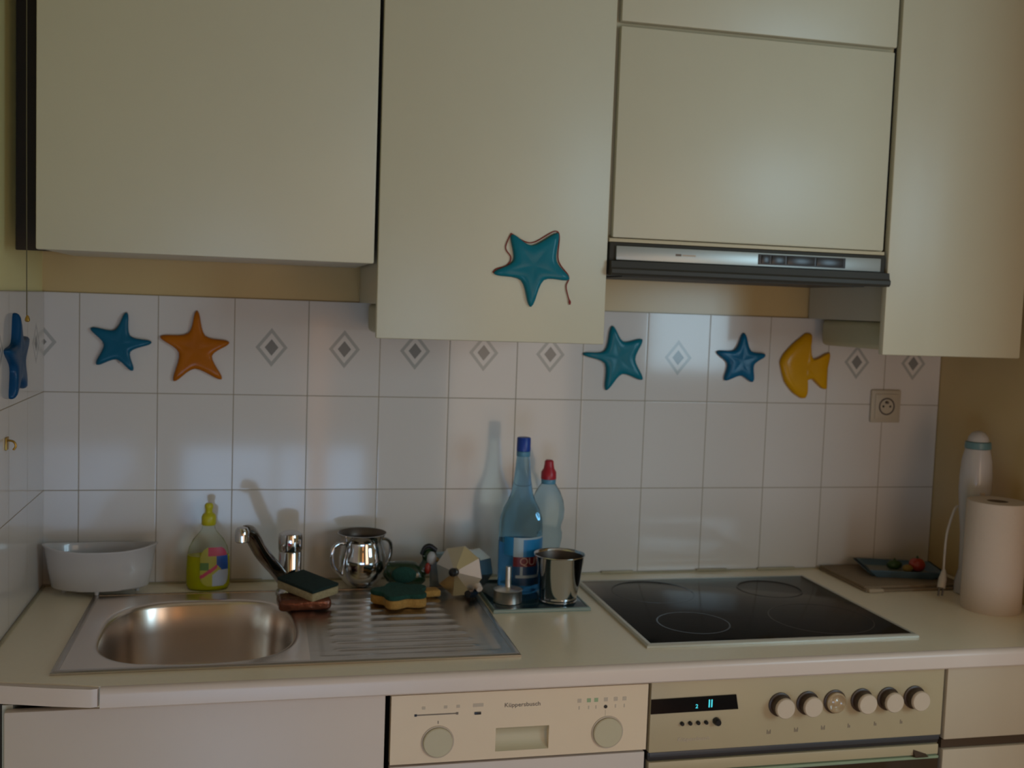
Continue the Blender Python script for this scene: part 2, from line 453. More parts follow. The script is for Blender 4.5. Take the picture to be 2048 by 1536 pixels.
def wall_cabinet(name, label, x0, x1, z0, dz0, dx0, dx1, pelmet=False, ztop=2.3):
    t = thing(name, label, 'cabinet', ((x0 + x1) / 2, -0.18, z0))
    bm = B(); T = 0.016
    box(bm, x0, x0 + T, YB + 0.001, -0.001, z0, ztop); box(bm, x1 - T, x1, YB + 0.001, -0.001, z0, ztop)
    box(bm, x0 + T, x1 - T, YB + 0.001, -0.001, z0, z0 + T); box(bm, x0 + T, x1 - T, YB + 0.001, -0.001, ztop - T, ztop)
    box(bm, x0 + T, x1 - T, -0.01, -0.001, z0 + T, ztop - T)
    obj('carcass', bm, 'carcass', t, smooth=0)
    P1('door', 'door_lam', t, dx0, dx1, YD, YB, dz0, ztop, bevel=0.003)
    if pelmet:
        P1('pelmet', 'pelmet', t, x0 + 0.016, x1 - 0.01, -0.33, -0.035, z0 - 0.062, z0 - 0.0005, bevel=0.012, seg=4)
    return t


t = wall_cabinet('wall_cabinet', 'wide short cream wall cabinet on the left above the sink', -0.0105, 0.568, 1.563, 1.5608, -0.0115, 0.5695)
P1('filler_strip', 'dark_gap', t, XL - 0.003, -0.0115, -0.245, -0.235, 1.563, 2.3, label='dark brown filler strip')
wall_cabinet('wall_cabinet', 'tall cream wall cabinet in the middle carrying a blue glass star', 0.578, 1.018, 1.487, 1.4235, 0.5765, 1.0195, True)
wall_cabinet('wall_cabinet', 'cream wall cabinet at the right end beside the cooker hood', 1.662, 1.955, 1.487, 1.4180, 1.626, 1.9555, True)

t = thing('hood_cabinet', 'cream hood cabinet with flap door between the two tall wall cabinets', 'cabinet', (1.32, -0.18, 1.63))
bm = B(); T = 0.016; x0, x1, z0 = 1.0225, 1.6215, 1.6235
box(bm, x0, x0 + T, YB + 0.001, -0.001, z0, 2.3); box(bm, x1 - T, x1, YB + 0.001, -0.001, z0, 2.3)
box(bm, x0 + T, x1 - T, YB + 0.001, -0.001, z0, z0 + T); box(bm, x0 + T, x1 - T, YB + 0.001, -0.001, 2.284, 2.3)
box(bm, x0 + T, x1 - T, YB + 0.001, -0.001, 2.03, 2.05)
box(bm, x0 + T, x1 - T, -0.01, -0.001, z0 + T, 2.284)
obj('carcass', bm, 'edge_lam', t, smooth=0)
P1('door', 'door_lam', t, 1.0285, 1.614, YD, YB, 1.6320, 2.0335, bevel=0.003)
P1('flap_door', 'door_lam', t, 1.0285, 1.6175, YD, YB, 2.0425, 2.3, bevel=0.003)
P1('bottom_rail', 'edge_lam', t, 1.0225, 1.6175, YD + 0.001, YB, 1.6235, 1.6305, bevel=0.001)

t = thing('cooker_hood', 'slim dark extractor hood with silver control strip above the hob', 'cooker hood', (1.32, -0.2, 1.558))
P1('body', 'hood_dark', t, 1.0240, 1.6205, -0.384, -0.12, 1.5600, 1.6230, bevel=0.002)
bm = B()
prof = [(-0.384, 1.5585), (-0.402, 1.5585), (-0.4065, 1.5630), (-0.4065, 1.5700), (-0.402, 1.5740), (-0.400, 1.5860), (-0.384, 1.5880)]
for s in range(len(prof)):
    pass
a = [bm.verts.new((1.0235, y, z)) for y, z in prof]; b2 = [bm.verts.new((1.6225, y, z)) for y, z in prof]
for i in range(len(prof)):
    j = (i + 1) % len(prof); bm.faces.new([a[i], a[j], b2[j], b2[i]])
bm.faces.new(a); bm.faces.new(list(reversed(b2)))
obj('front_lip', bm, 'hood_dark', t, smooth=30)
st_ = P1('control_strip', 'hood_silver', t, 1.036, 1.6075, -0.3905, -0.3845, 1.5885, 1.6160, bevel=0.0015)
sl = P1('switch_panel', 'slot', t, 1.334, 1.526, -0.3925, -0.3905, 1.5925, 1.6130, bevel=0.0006)
for k, (xa, xb) in enumerate(((1.340, 1.357), (1.362, 1.391), (1.396, 1.456), (1.461, 1.520))):
    P1('switch', 'strip_dark', sl, xa, xb, -0.3945, -0.3925, 1.5950, 1.6110, bevel=0.0006)
P1('printed_mark', 'print', t, 1.158, 1.170, -0.3908, -0.3904, 1.601, 1.6055)
P1('printed_mark', 'print_faint', t, 1.172, 1.200, -0.3908, -0.3904, 1.6015, 1.6045)
P1('grease_filter', 'hood_dark', t, 1.06, 1.59, -0.36, -0.14, 1.5575, 1.5600)

# ================================================================== GLASS ORNAMENTS


def star_outline(pts, n=5, blunt=True):
    """polygon given tip, notch, tip, ...; rounded with a closed Catmull-Rom that keeps tips fairly sharp"""
    out = []
    V0 = [Vector(p) for p in pts]; V = []
    cc = sum(V0, Vector((0, 0))) / len(V0)
    for i, p in enumerate(V0):
        nb = (V0[i - 1] + V0[(i + 1) % len(V0)]) / 2
        if blunt and (p - cc).length > (nb - cc).length:      # a tip: blunt it with two points
            for q in (V0[i - 1], V0[(i + 1) % len(V0)]):
                e = (p + (q - p) * 0.09); d_ = (q - nb).normalized()
                V.append(e + d_ * 0.0028)
        else: V.append(p)
    m = len(V)
    for i in range(m):
        p0, p1, p2, p3 = V[i - 1], V[i], V[(i + 1) % m], V[(i + 2) % m]
        for k in range(n):
            t_ = k / n
            cr = 0.5 * ((2 * p1) + (-p0 + p2) * t_ + (2 * p0 - 5 * p1 + 4 * p2 - p3) * t_ * t_ + (-p0 + 3 * p1 - 3 * p2 + p3) * t_ ** 3)
            ln = p1.lerp(p2, t_)
            out.append(ln.lerp(cr, 0.9 if blunt else 0.55))
    return out


def glass_shape(name, pts, y, thick, m, label, cat, group=None, centre=None, side=False, n=5):
    """domed glass relief on a plane facing -y (or +x when side), back at y"""
    poly = star_outline(pts, n, blunt=(name == 'glass_star'))
    c = Vector(centre) if centre else sum((Vector(p) for p in pts), Vector((0, 0))) / len(pts)
    rings = []
    bm = B()
    lv = [(0.985, 0.0), (1.0, 0.18), (0.995, 0.42), (0.965, 0.66), (0.90, 0.84), (0.78, 0.93), (0.6, 0.95), (0.4, 0.93), (0.2, 0.90)]
    for s, h in lv:
        ring = []
        for p in poly:
            q = c + (p - c) * s
            if side: ring.append(bm.verts.new((y + thick * h, q[0], q[1])))
            else: ring.append(bm.verts.new((q[0], y - thick * h, q[1])))
        rings.append(ring)
    k = len(poly)
    for i in range(len(rings) - 1):
        for j in range(k):
            bm.faces.new([rings[i][j], rings[i][(j + 1) % k], rings[i + 1][(j + 1) % k], rings[i + 1][j]])
    cv = bm.verts.new((y + thick * 0.9, c[0], c[1]) if side else (c[0], y - thick * 0.9, c[1]))
    for j in range(k): bm.faces.new([rings[-1][j], rings[-1][(j + 1) % k], cv])
    bv = bm.verts.new((y, c[0], c[1]) if side else (c[0], y, c[1]))
    for j in range(k): bm.faces.new([rings[0][(j + 1) % k], rings[0][j], bv])
    o = obj(name, bm, m, None, smooth=60)
    center(o)
    return tag(o, label, cat, group)


SA = [(0.0935, 1.4495), (0.1007, 1.4014), (0.1435, 1.3882), (0.1017, 1.3673), (0.1065, 1.3278), (0.074, 1.3505), (0.0343, 1.3395), (0.0484, 1.382), (0.023, 1.4152), (0.0701, 1.413)]
SB = [(0.2351, 1.4578), (0.2526, 1.4057), (0.3021, 1.3924), (0.2672, 1.3623), (0.2874, 1.3132), (0.2325, 1.3341), (0.1893, 1.3077), (0.199, 1.3679), (0.1613, 1.4013), (0.2176, 1.4101)]
SCc = [(0.8269, 1.6264), (0.8669, 1.6085), (0.9177, 1.6338), (0.9164, 1.5817), (0.9431, 1.5473), (0.8931, 1.5432), (0.8692, 1.4922), (0.848, 1.5414), (0.7956, 1.5525), (0.8316, 1.578)]
SD = [(1.1617, 1.4539), (1.1901, 1.419), (1.2369, 1.4243), (1.2217, 1.3777), (1.2418, 1.3307), (1.1909, 1.3421), (1.1533, 1.3044), (1.148, 1.3658), (1.0944, 1.3874), (1.1456, 1.3963)]
SE = [(1.4927, 1.4471), (1.5121, 1.4056), (1.551, 1.396), (1.5226, 1.3715), (1.522, 1.3308), (1.4899, 1.3444), (1.4497, 1.3331), (1.4543, 1.3726), (1.4263, 1.4008), (1.4722, 1.4072)]
FI = [(1.5907, 1.3776), (1.5985, 1.3991), (1.6202, 1.4232), (1.6374, 1.4379), (1.6548, 1.4514), (1.6692, 1.4494), (1.6678, 1.4292), (1.6709, 1.4008), (1.6781, 1.3891), (1.6923, 1.393), (1.71, 1.403), (1.7216, 1.4056), (1.7224, 1.3925), (1.7177, 1.3638), (1.7185, 1.3303), (1.7181, 1.3159), (1.7048, 1.3181), (1.6882, 1.3321), (1.6785, 1.3403), (1.6657, 1.3365), (1.6604, 1.3244), (1.6651, 1.303), (1.6623, 1.2934), (1.6501, 1.2933), (1.6272, 1.3072), (1.605, 1.3329)]
G = 'fused glass stars'
glass_shape('glass_star', SA, 0, 0.014, 'blue_glass', 'blue glass star on the tiles left of the amber star', 'ornament', G)
glass_shape('glass_star', SB, 0, 0.014, 'amber_glass', 'amber orange glass star on the tiles above the dish soap', 'ornament', G)
glass_shape('glass_star', SD, 0, 0.014, 'teal_glass', 'teal glass star on the tiles beside the middle cabinet corner', 'ornament', G)
glass_shape('glass_star', SE, 0, 0.016, 'blue_glass2', 'small mottled blue glass star left of the yellow fish', 'ornament', G)
glass_shape('glass_star', SCc, YD, 0.012, 'teal_glass', 'turquoise glass star on the middle cabinet door with red string', 'ornament', G)
glass_shape('glass_fish', FI, 0, 0.016, 'yellow_glass', 'golden yellow glass fish on the tiles under the cooker hood', 'ornament', centre=(1.659, 1.372), n=3)
# star on the left wall, seen edge-on (coordinates are y, z)
SF = []
for k in range(10):
    a_ = PI / 2 + 2 * PI * k / 10 + 0.12; r_ = 0.082 if k % 2 == 0 else 0.040
    SF.append((-0.275 + r_ * math.cos(a_), 1.366 + r_ * math.sin(a_)))
glass_shape('glass_star', SF, XL, 0.016, 'dblue_glass', 'dark blue glass star seen edge-on, on the left wall tiles', 'ornament', G, side=True)

# red string around the star on the door
yy = YD - 0.0025
path = [(0.8262, yy, 1.6290), (0.8165, yy, 1.6019), (0.8273, yy, 1.5839), (0.8206, yy, 1.5691), (0.7997, yy, 1.5608), (0.7936, yy, 1.5536)]
path2 = [(0.8262, yy, 1.6290), (0.8660, yy, 1.6130), (0.9170, yy, 1.6370), (0.9205, yy, 1.5830), (0.9422, yy, 1.5530), (0.9383, yy, 1.5345), (0.9411, yy, 1.5199), (0.9461, yy, 1.5054)]
bm = B(); tube(bm, smooth_path(path), 0.0011, 6); tube(bm, smooth_path(path2), 0.0011, 6)
tube(bm, [(0.9461, yy, 1.5074), (0.9466, yy, 1.5030), (0.9470, yy, 1.4985)], [0.0015, 0.0026, 0.0010], 6)
tag(center(obj('red_string', bm, 'red_string')), 'thin red string looped round the glass star on the cabinet door', 'string')

# pull cord and brass hook at the left
t = thing('pull_cord', 'thin dark cord with a brass bead hanging left of the left cabinet', 'cord', (-0.0115, -0.45, 1.437))
bm = B(); tube(bm, [(-0.0125, -0.45, 1.447), (-0.0135, -0.45, 1.75), (-0.0145, -0.45, 2.5)], 0.0009, 6); obj('cord', bm, 'cord', t)
bm = B(); lathe(bm, [(0.002, 0), (0.0042, 0.002), (0.0038, 0.006), (0.0015, 0.011)], 14, (-0.0115, -0.45, 1.437)); obj('bead', bm, 'brass', t)
t = thing('wall_hook', 'small brass hook on the left wall tiles below the star', 'hook', (XL, -0.335, 1.2165))
P1('plate', 'brass', t, XL, XL + 0.003, -0.345, -0.325, 1.205, 1.228, bevel=0.001)
bm = B(); tube(bm, smooth_path([(XL + 0.002, -0.335, 1.222), (XL + 0.012, -0.335, 1.220), (XL + 0.016, -0.335, 1.212), (XL + 0.012, -0.335, 1.205)]), 0.002, 8)
obj('hook', bm, 'brass', t)

# wall socket
sx, sz = 1.882, 1.2764
t = thing('wall_socket', 'square cream power socket on the tiles at the right', 'socket', (sx, 0, sz))
P1('plate', 'socket', t, sx - 0.0405, sx + 0.0405, -0.009, 0.0, sz - 0.0405, sz + 0.0405, bevel=0.003)
P1('inner_frame', 'socket', t, sx - 0.031, sx + 0.031, -0.0115, -0.009, sz - 0.031, sz + 0.031, bevel=0.0012)
bm = B(); lathe(bm, [(0.0215, 0), (0.0215, 0.0015), (0.0185, 0.0015), (0.018, 0.0002)], 32, (sx, -0.0115, sz), axis=(0, -1, 0)); obj('rim', bm, 'socket_dark', t)
disc_front('recess', 'socket', t, sx, sz, -0.0115, -0.0122, 0.018)
for dx, dz in ((-0.0095, 0.0), (0.0095, 0.0)):
    disc_front('contact_hole', 'black', t, sx + dx, sz + dz, -0.0122, -0.0126, 0.0028, 14)
disc_front('earth_pin', 'socket_dark', t, sx - 0.002, sz + 0.010, -0.0122, -0.0190, 0.0032, 14)

# ================================================================== WORKTOP
YF = -0.635; ZB = 0.8345
t = thing('worktop', 'long pale laminate worktop with rounded front edge', 'worktop', (1.0, -0.3, ZB))
bm = B()
HX0, HX1, HY0, HY1 = 0.072, 0.460, -0.548, -0.135     # sink cut-out
xs = [XL, 0.0, HX0, 0.131, HX1, 0.9, 2.033]
FRONT = {XL: -0.572, 0.0: -0.5885, HX0: -0.606, 0.131: -0.6235}
xs2 = [XL, HX0, 0.131, HX1, 2.033]
ys_of = lambda x: [-0.001, HY1, HY0, FRONT.get(x, -0.6235)]
grid = {}
for zi, z in enumerate((ZB, ZC)):
    for i, x in enumerate(xs2):
        for j, y in enumerate(ys_of(x)):
            grid[zi, i, j] = bm.verts.new((x, y, z))
hole = {(1, 1), (2, 1)}
nx = len(xs2)
for i in range(nx - 1):
    for j in range(3):
        if (i, j) in hole: continue
        for zi in (0, 1):
            bm.faces.new([grid[zi, i, j], grid[zi, i + 1, j], grid[zi, i + 1, j + 1], grid[zi, i, j + 1]])
for i in range(nx - 1):
    for j in (0, 3):
        bm.faces.new([grid[0, i, j], grid[0, i + 1, j], grid[1, i + 1, j], grid[1, i, j]])
    if i in (1, 2):
        for j in (1, 2):
            bm.faces.new([grid[0, i, j], grid[0, i + 1, j], grid[1, i + 1, j], grid[1, i, j]])
for j in range(3):
    for i in (0, nx - 1):
        bm.faces.new([grid[0, i, j], grid[0, i, j + 1], grid[1, i, j + 1], grid[1, i, j]])
for i in (1, 3):
    bm.faces.new([grid[0, i, 1], grid[0, i, 2], grid[1, i, 2], grid[1, i, 1]])
obj('slab', bm, 'worktop', t, smooth=0)
# rounded nosing, x from 0.131 to 2.033
bm = B(); pr = [(-0.6235, ZC)]
R_ = 0.011
for k in range(7):
    a_ = PI / 2 * k / 6
    pr.append((YF + R_ - R_ * math.sin(a_), ZC - R_ + R_ * math.cos(a_)))
pr += [(YF, ZB + 0.003), (YF + 0.003, ZB), (-0.6235, ZB)]
for xa, xb in ((0.1325, 2.033),):
    a = [bm.verts.new((xa, y, z)) for y, z in pr]; b2 = [bm.verts.new((xb, y, z)) for y, z in pr]
    for i in range(len(pr)):
        j = (i + 1) % len(pr); bm.faces.new([a[i], a[j], b2[j], b2[i]])
    bm.faces.new(a); bm.faces.new(list(reversed(b2)))
obj('nosing', bm, 'nosing', t, smooth=30)
bm = B()
prism(bm, [(XL, -0.572), (0.1295, -0.6235), (0.1285, -0.631), (0.118, -0.6330), (0.06, -0.6200), (XL, -0.583)], ZB + 0.0035, ZC - 0.0015)
o = obj('edge_strip', bm, 'nosing', t, smooth=30); o['label'] = 'loose end piece of the front edge strip'
bm = B()
box(bm, XL, XR, -0.006, -0.0005, ZC - 0.0005, ZC + 0.004, bevel=0.0015)
for (xa, xb) in ((0.30, 0.38), (0.83, 0.90), (1.16, 1.24), (1.40, 1.48), (1.56, 1.66)):
    box(bm, xa, xb, -0.008, -0.002, ZC + 0.001, ZC + 0.007, bevel=0.002)
obj('sealant_strip', bm, 'sealant', t)
bm = B(); box(bm, XL + 0.0005, XL + 0.006, -0.57, -0.006, ZC - 0.0005, ZC + 0.004, bevel=0.0015)
obj('sealant_strip', bm, 'sealant', t)

# ================================================================== SINK
SX0, SX1, SY0, SY1 = 0.046, 0.832, -0.566, -0.094
ZS = ZC + 0.0052
t = thing('kitchen_sink', 'stainless steel inset sink with ridged drainboard on the right', 'sink', (0.44, -0.33, ZC))
bm = B()
bc = Vector((0.268, -0.352)); ba, bb = 0.172, 0.188


def sup(a_, ra, rb, e=3.2):
    c_, s_ = math.cos(a_), math.sin(a_)
    return Vector((bc.x + ra * math.copysign(abs(c_) ** (2 / e), c_), bc.y + rb * math.copysign(abs(s_) ** (2 / e), s_)))


NB = 96
BX0, BX1 = SX0 + 0.012, 0.462


def rect_pt(a_):
    d = Vector((math.cos(a_), math.sin(a_)))
    tx = ((BX1 - bc.x) / d.x if d.x > 1e-9 else ((BX0 - bc.x) / d.x if d.x < -1e-9 else 1e9))
    ty = ((SY1 - 0.012 - bc.y) / d.y if d.y > 1e-9 else ((SY0 + 0.012 - bc.y) / d.y if d.y < -1e-9 else 1e9))
    return bc + d * min(tx, ty)


angs = [2 * PI * k / NB for k in range(NB)]
for cx, cy in ((BX0, SY1 - 0.012), (BX1, SY1 - 0.012), (BX0, SY0 + 0.012), (BX1, SY0 + 0.012)):
    a_ = math.atan2(cy - bc.y, cx - bc.x) % (2 * PI)
    k = min(range(NB), key=lambda i: abs(angs[i] - a_)); angs[k] = a_
rings = []
ring = [bm.verts.new((*rect_pt(a_), ZS)) for a_ in angs]; rings.append(ring)
for s, dz, sc in ((0, 0, 1.06), (0, -0.0005, 1.03), (0, -0.003, 1.0), (0, -0.010, 0.985), (0, -0.06, 0.955), (0, -0.12, 0.93), (0, -0.14, 0.90), (0, -0.150, 0.80), (0, -0.152, 0.5), (0, -0.154, 0.14)):
    rings.append([bm.verts.new((*sup(a_, ba * sc, bb * sc, 3.0 if sc > 0.6 else 2.2), ZS + dz)) for a_ in angs])
for i in range(len(rings) - 1):
    for k in range(NB):
        bm.faces.new([rings[i][k], rings[i][(k + 1) % NB], rings[i + 1][(k + 1) % NB], rings[i + 1][k]])
o = obj('bowl', bm, 'bowl_steel', t, smooth=50)
bm = B(); lathe(bm, [(0.026, 0), (0.026, 0.003), (0.018, 0.004), (0.016, 0.001)], 28, (bc.x, bc.y, ZS - 0.156)); obj('drain', bm, 'chrome', t)
# rim + drainboard as one pressed sheet
bm = B()
gx = [BX1 + (SX1 - 0.012 - BX1) * i / 74 for i in range(75)]; gy = [SY0 + 0.012 + (SY1 - SY0 - 0.024) * j / 118 for j in range(119)]


def hz(x, y):
    z = ZS
    # recessed panel
    x0_, x1_, y0_, y1_ = 0.480, 0.800, -0.535, -0.13
    inset = min(x - x0_, x1_ - x, y - y0_, y1_ - y)
    z -= 0.0022 * max(0, min(1, inset / 0.008))
    # ridges along x
    ph = (y + 0.515) / 0.040; k = math.floor(ph); f = ph - k
    if 0 <= k <= 8:
        xa = 0.502; xb = 0.770 - 0.004 * k
        e = min(x - xa, xb - x) / 0.014; e = max(0, min(1, e)); e = e * e * (3 - 2 * e)
        g = max(0, 1 - abs(f - 0.35) / 0.30); g = g * g * (3 - 2 * g)
        z += 0.0028 * e * g
    return z


vv = [[bm.verts.new((x, y, hz(x, y))) for y in gy] for x in gx]
for i in range(len(gx) - 1):
    for j in range(len(gy) - 1):
        bm.faces.new([vv[i][j], vv[i + 1][j], vv[i + 1][j + 1], vv[i][j + 1]])
obj('drainboard', bm, 'steel', t, smooth=60)
bm = B()


def frame_ring(bm, x0, x1, y0, y1, w_, z0, z1):
    out = [(x0, y0), (x1, y0), (x1, y1), (x0, y1)]; inn = [(x0 + w_, y0 + w_), (x1 - w_, y0 + w_), (x1 - w_, y1 - w_), (x0 + w_, y1 - w_)]
    mid = [(x0 + w_ * 0.35, y0 + w_ * 0.35), (x1 - w_ * 0.35, y0 + w_ * 0.35), (x1 - w_ * 0.35, y1 - w_ * 0.35), (x0 + w_ * 0.35, y1 - w_ * 0.35)]
    R0 = [bm.verts.new((*p, z0)) for p in out]; R1 = [bm.verts.new((*p, z0 + (z1 - z0) * 0.6)) for p in out]
    R2 = [bm.verts.new((*p, z1)) for p in mid]; R3 = [bm.verts.new((*p, z1)) for p in inn]; R4 = [bm.verts.new((*p, z0)) for p in inn]
    for A_, B_ in ((R0, R1), (R1, R2), (R2, R3), (R3, R4), (R4, R0)):
        for i in range(4): bm.faces.new([A_[i], A_[(i + 1) % 4], B_[(i + 1) % 4], B_[i]])


frame_ring(bm, SX0, SX1, SY0, SY1, 0.012, ZC + 0.0002, ZS + 0.0008)
obj('rim', bm, 'steel', t, smooth=30)

# ================================================================== HOB
HX0b, HX1b, HY0b, HY1b = 1.076, 1.6435, -0.5475, -0.078
t = thing('ceramic_hob', 'black ceramic glass hob with pale metal frame', 'hob', (1.36, -0.31, ZC))
bm = B(); frame_ring(bm, HX0b, HX1b, HY0b, HY1b, 0.010, ZC + 0.0002, ZC + 0.0065); obj('frame', bm, 'hob_frame', t, smooth=30)
P1('glass', 'hob_glass', t, HX0b + 0.009, HX1b - 0.009, HY0b + 0.009, HY1b - 0.009, ZC + 0.0005, ZC + 0.0058, bevel=0.0008)
for cx, cy, r_ in ((1.22, -0.42, 0.072), (1.22, -0.19, 0.090), (1.50, -0.42, 0.105), (1.50, -0.19, 0.072)):
    bm = B(); lathe(bm, [(r_ - 0.0015, 0), (r_ - 0.0015, 0.0002), (r_ + 0.0015, 0.0002), (r_ + 0.0015, 0)], 64, (cx, cy, ZC + 0.0058), cap0=False, cap1=False)
    obj('cooking_zone', bm, 'hob_ring', t)

# ================================================================== BASE UNITS
FY = -0.609


def carcass(bm, x0, x1, z0=0.1, z1=0.832, y0=-0.588, y1=-0.01, T=0.016):
    box(bm, x0, x0 + T, y0, y1, z0, z1); box(bm, x1 - T, x1, y0, y1, z0, z1)
    box(bm, x0 + T, x1 - T, y0, y1, z0, z0 + T); box(bm, x0 + T, x1 - T, y1 - 0.006, y1, z0 + T, z1)
    box(bm, x0 + T, x1 - T, y0 + 0.05, y1, 0.0, z0)


t = thing('base_cabinet', 'cream base cabinet under the sink at the left', 'cabinet', (0.28, -0.3, 0))
bm = B(); carcass(bm, -0.02, 0.587); obj('carcass', bm, 'carcass', t, smooth=0)
P1('door', 'base_lam', t, -0.0135, 0.5865, FY, -0.590, 0.12, 0.8275, bevel=0.003)
P1('end_filler', 'dark_gap', t, XL + 0.001, -0.0205, -0.58, -0.565, 0.0, 0.832)

# dishwasher
t = thing('dishwasher', 'cream built-in dishwasher with two round knobs', 'dishwasher', (0.826, -0.3, 0))
X0, X1 = 0.5965, 1.0585
P1('tub_housing', 'dark_gap', t, X0, X1, -0.588, -0.02, 0.02, 0.825)
# control panel built round its handle recess
bm = B()
hx0, hx1, hz0, hz1 = 0.7800, 0.8760, 0.7165, 0.7585
zz = [0.7035, hz0, hz1, 0.8245]; xx = [X0, hx0, hx1, X1]
for i in range(3):
    for j in range(3):
        if i == 1 and j == 1: continue
        box(bm, xx[i], xx[i + 1], FY, -0.590, zz[j], zz[j + 1])
bmesh.ops.remove_doubles(bm, verts=bm.verts[:], dist=1e-6)
ints = [f for f in bm.faces if all(len(e.link_faces) > 2 for e in f.edges) and abs(f.normal.y) < 0.5 and not (hx0 - 1e-4 < f.calc_center_median().x < hx1 + 1e-4 and hz0 - 1e-4 < f.calc_center_median().z < hz1 + 1e-4)]
obj('control_panel', bm, 'dw_panel', t, smooth=0)
bm = B()
# scooped handle recess
N_ = 10
rows = []
for k in range(N_ + 1):
    f = k / N_; z = hz1 - (hz1 - hz0) * f
    y = FY + 0.016 * math.sin(PI * min(1, f * 1.0)) ** 0.6 * (1.0 if f < 0.5 else 0.9)
    rows.append([bm.verts.new((hx0, y, z)), bm.verts.new((hx1, y, z))])
for k in range(N_): bm.faces.new([rows[k][0], rows[k][1], rows[k + 1][1], rows[k + 1][0]])
obj('handle_recess', bm, 'dw_knob', t)
P1('door', 'base_lam', t, X0, X1 - 0.001, FY + 0.002, -0.590, 0.12, 0.6985, bevel=0.002)
for kx, r_ in ((0.678, 0.0265), (0.984, 0.0275)):
    bm = B(); lathe(bm, [(r_ + 0.002, 0), (r_ + 0.002, 0.0015), (r_ - 0.0005, 0.0015)], 48, (kx, FY, 0.740), axis=(0, -1, 0), cap0=False, cap1=False)
    ringo = obj('knob_ring', bm, 'print_faint', t)
    disc_front('knob', 'dw_knob', t, kx, 0.740, FY, FY - 0.006, r_ - 0.0008, 48, bevel=0.0015)
P1('slider_slot', 'print', t, 0.6375, 0.7115, FY - 0.0006, FY, 0.7878, 0.7898)
P1('slider_mark', 'black', t, 0.6365, 0.6405, FY - 0.0009, FY, 0.7868, 0.7908)
P1('slider_mark', 'print', t, 0.7085, 0.7125, FY - 0.0009, FY, 0.7868, 0.7908)
P1('switch_button', 'black', t, 0.7410, 0.7525, FY - 0.002, FY, 0.7850, 0.7895, bevel=0.0006)
disc_front('indicator_lamp', 'black', t, 0.979, 0.787, FY, FY - 0.0012, 0.0032, 16)
P1('indicator_line', 'print_faint', t, 0.9786, 0.9794, FY - 0.0005, FY, 0.770, 0.781)
for i, x in enumerate((0.930, 0.9475, 0.9610, 0.979, 0.9975, 1.0140)):
    P1('programme_mark', 'print_green' if i in (1, 2) else 'print_faint', t, x - 0.0035, x + 0.0035, FY - 0.0005, FY, 0.7965, 0.8035)
    if i not in (3,): P1('programme_mark', 'print_faint', t, x - 0.001, x + 0.001, FY - 0.0005, FY, 0.784, 0.790)
for x in (0.652, 0.690, 0.712):
    P1('programme_mark', 'print_faint', t, x - 0.003, x + 0.003, FY - 0.0005, FY, 0.7985, 0.8035)
P1('programme_mark', 'print_faint', t, 0.738, 0.7565, FY - 0.0004, FY, 0.7985, 0.8045)
P1('knob_pointer', 'print', t, 0.6772, 0.6785, FY - 0.0005, FY, 0.772, 0.777)
text_on_front('lettering', 'Küppersbusch', 0.0105, 0.8265, FY - 0.0004, 0.7985, 'print', t, width=0.064)

# oven
t = thing('built_in_oven', 'beige built-in oven with six knobs and lit clock under the hob', 'oven', (1.362, -0.3, 0))
X0, X1 = 1.0645, 1.6615
P1('oven_housing', 'dark_gap', t, X0, X1, -0.588, -0.02, 0.10, 0.825)
P1('control_panel', 'panel_beige', t, X0, X1, FY, -0.589, 0.6960, 0.8265, bevel=0.0015)
P1('vent_strip', 'strip_dark', t, X0, X1 - 0.002, FY + 0.004, -0.589, 0.6795, 0.6955, bevel=0.001)
P1('trim_strip', 'slot', t, X0 + 0.002, X1 - 0.002, FY + 0.001, -0.591, 0.6865, 0.6958, bevel=0.001)
d_ = P1('door', 'panel_beige', t, X0 + 0.001, X1 - 0.003, FY, -0.590, 0.6580, 0.6780, bevel=0.0015)
P1('glass_edge', 'green_edge', d_, X0 + 0.001, X1 - 0.004, FY - 0.004, -0.592, 0.6515, 0.6565, bevel=0.001)
P1('glass_panel', 'brown_glass', d_, X0 + 0.001, X1 - 0.004, FY - 0.003, -0.592, 0.16, 0.6513, bevel=0.001)
bm = B(); 
a = [bm.verts.new((1.604, y, z)) for y, z in ((FY, 0.6700), (FY, 0.6575), (FY - 0.010, 0.6575))]
b2 = [bm.verts.new((1.632, y, z)) for y, z in ((FY, 0.6600), (FY, 0.6575), (FY - 0.010, 0.6575))]
for i in range(3): bm.faces.new([a[i], a[(i + 1) % 3], b2[(i + 1) % 3], b2[i]])
bm.faces.new(a); bm.faces.new(list(reversed(b2)))
obj('glass_bracket', bm, 'knob_dark', d_, smooth=0)  # dark wedge modelled in place of a triangular shadow
P1('plinth', 'base_lam', t, X0, X1, -0.56, -0.545, 0.0, 0.10)
bm = B()
a = [bm.verts.new((x, FY - 0.0002, z)) for x, z in ((1.0648, 0.7685), (1.2345, 0.7700), (1.2290, 0.7975), (1.0648, 0.7955))]
b2 = [bm.verts.new((v.co.x, FY - 0.0022, v.co.z)) for v in a]
for i in range(4): bm.faces.new([a[i], a[(i + 1) % 4], b2[(i + 1) % 4], b2[i]])
bm.faces.new(a); bm.faces.new(list(reversed(b2)))
dsp = obj('clock_display', bm, 'display', t, smooth=0)
for s_, x in (('2', 1.1525), ('1', 1.1765), ('1', 1.1815)):
    text_on_front('digit', s_, 0.0105 if s_ == '2' else 0.021, x, FY - 0.0024, 0.7790 if s_ == '2' else 0.7825, 'digit', dsp)
for k in range(4):
    bm = B(); lathe(bm, [(0.0036, 0), (0.0036, 0.005), (0.0028, 0.0065)], 16, (1.1255 + 0.0156 * k, FY, 0.7482), axis=(0, -1, 0))
    obj('clock_button', bm, 'black', t)
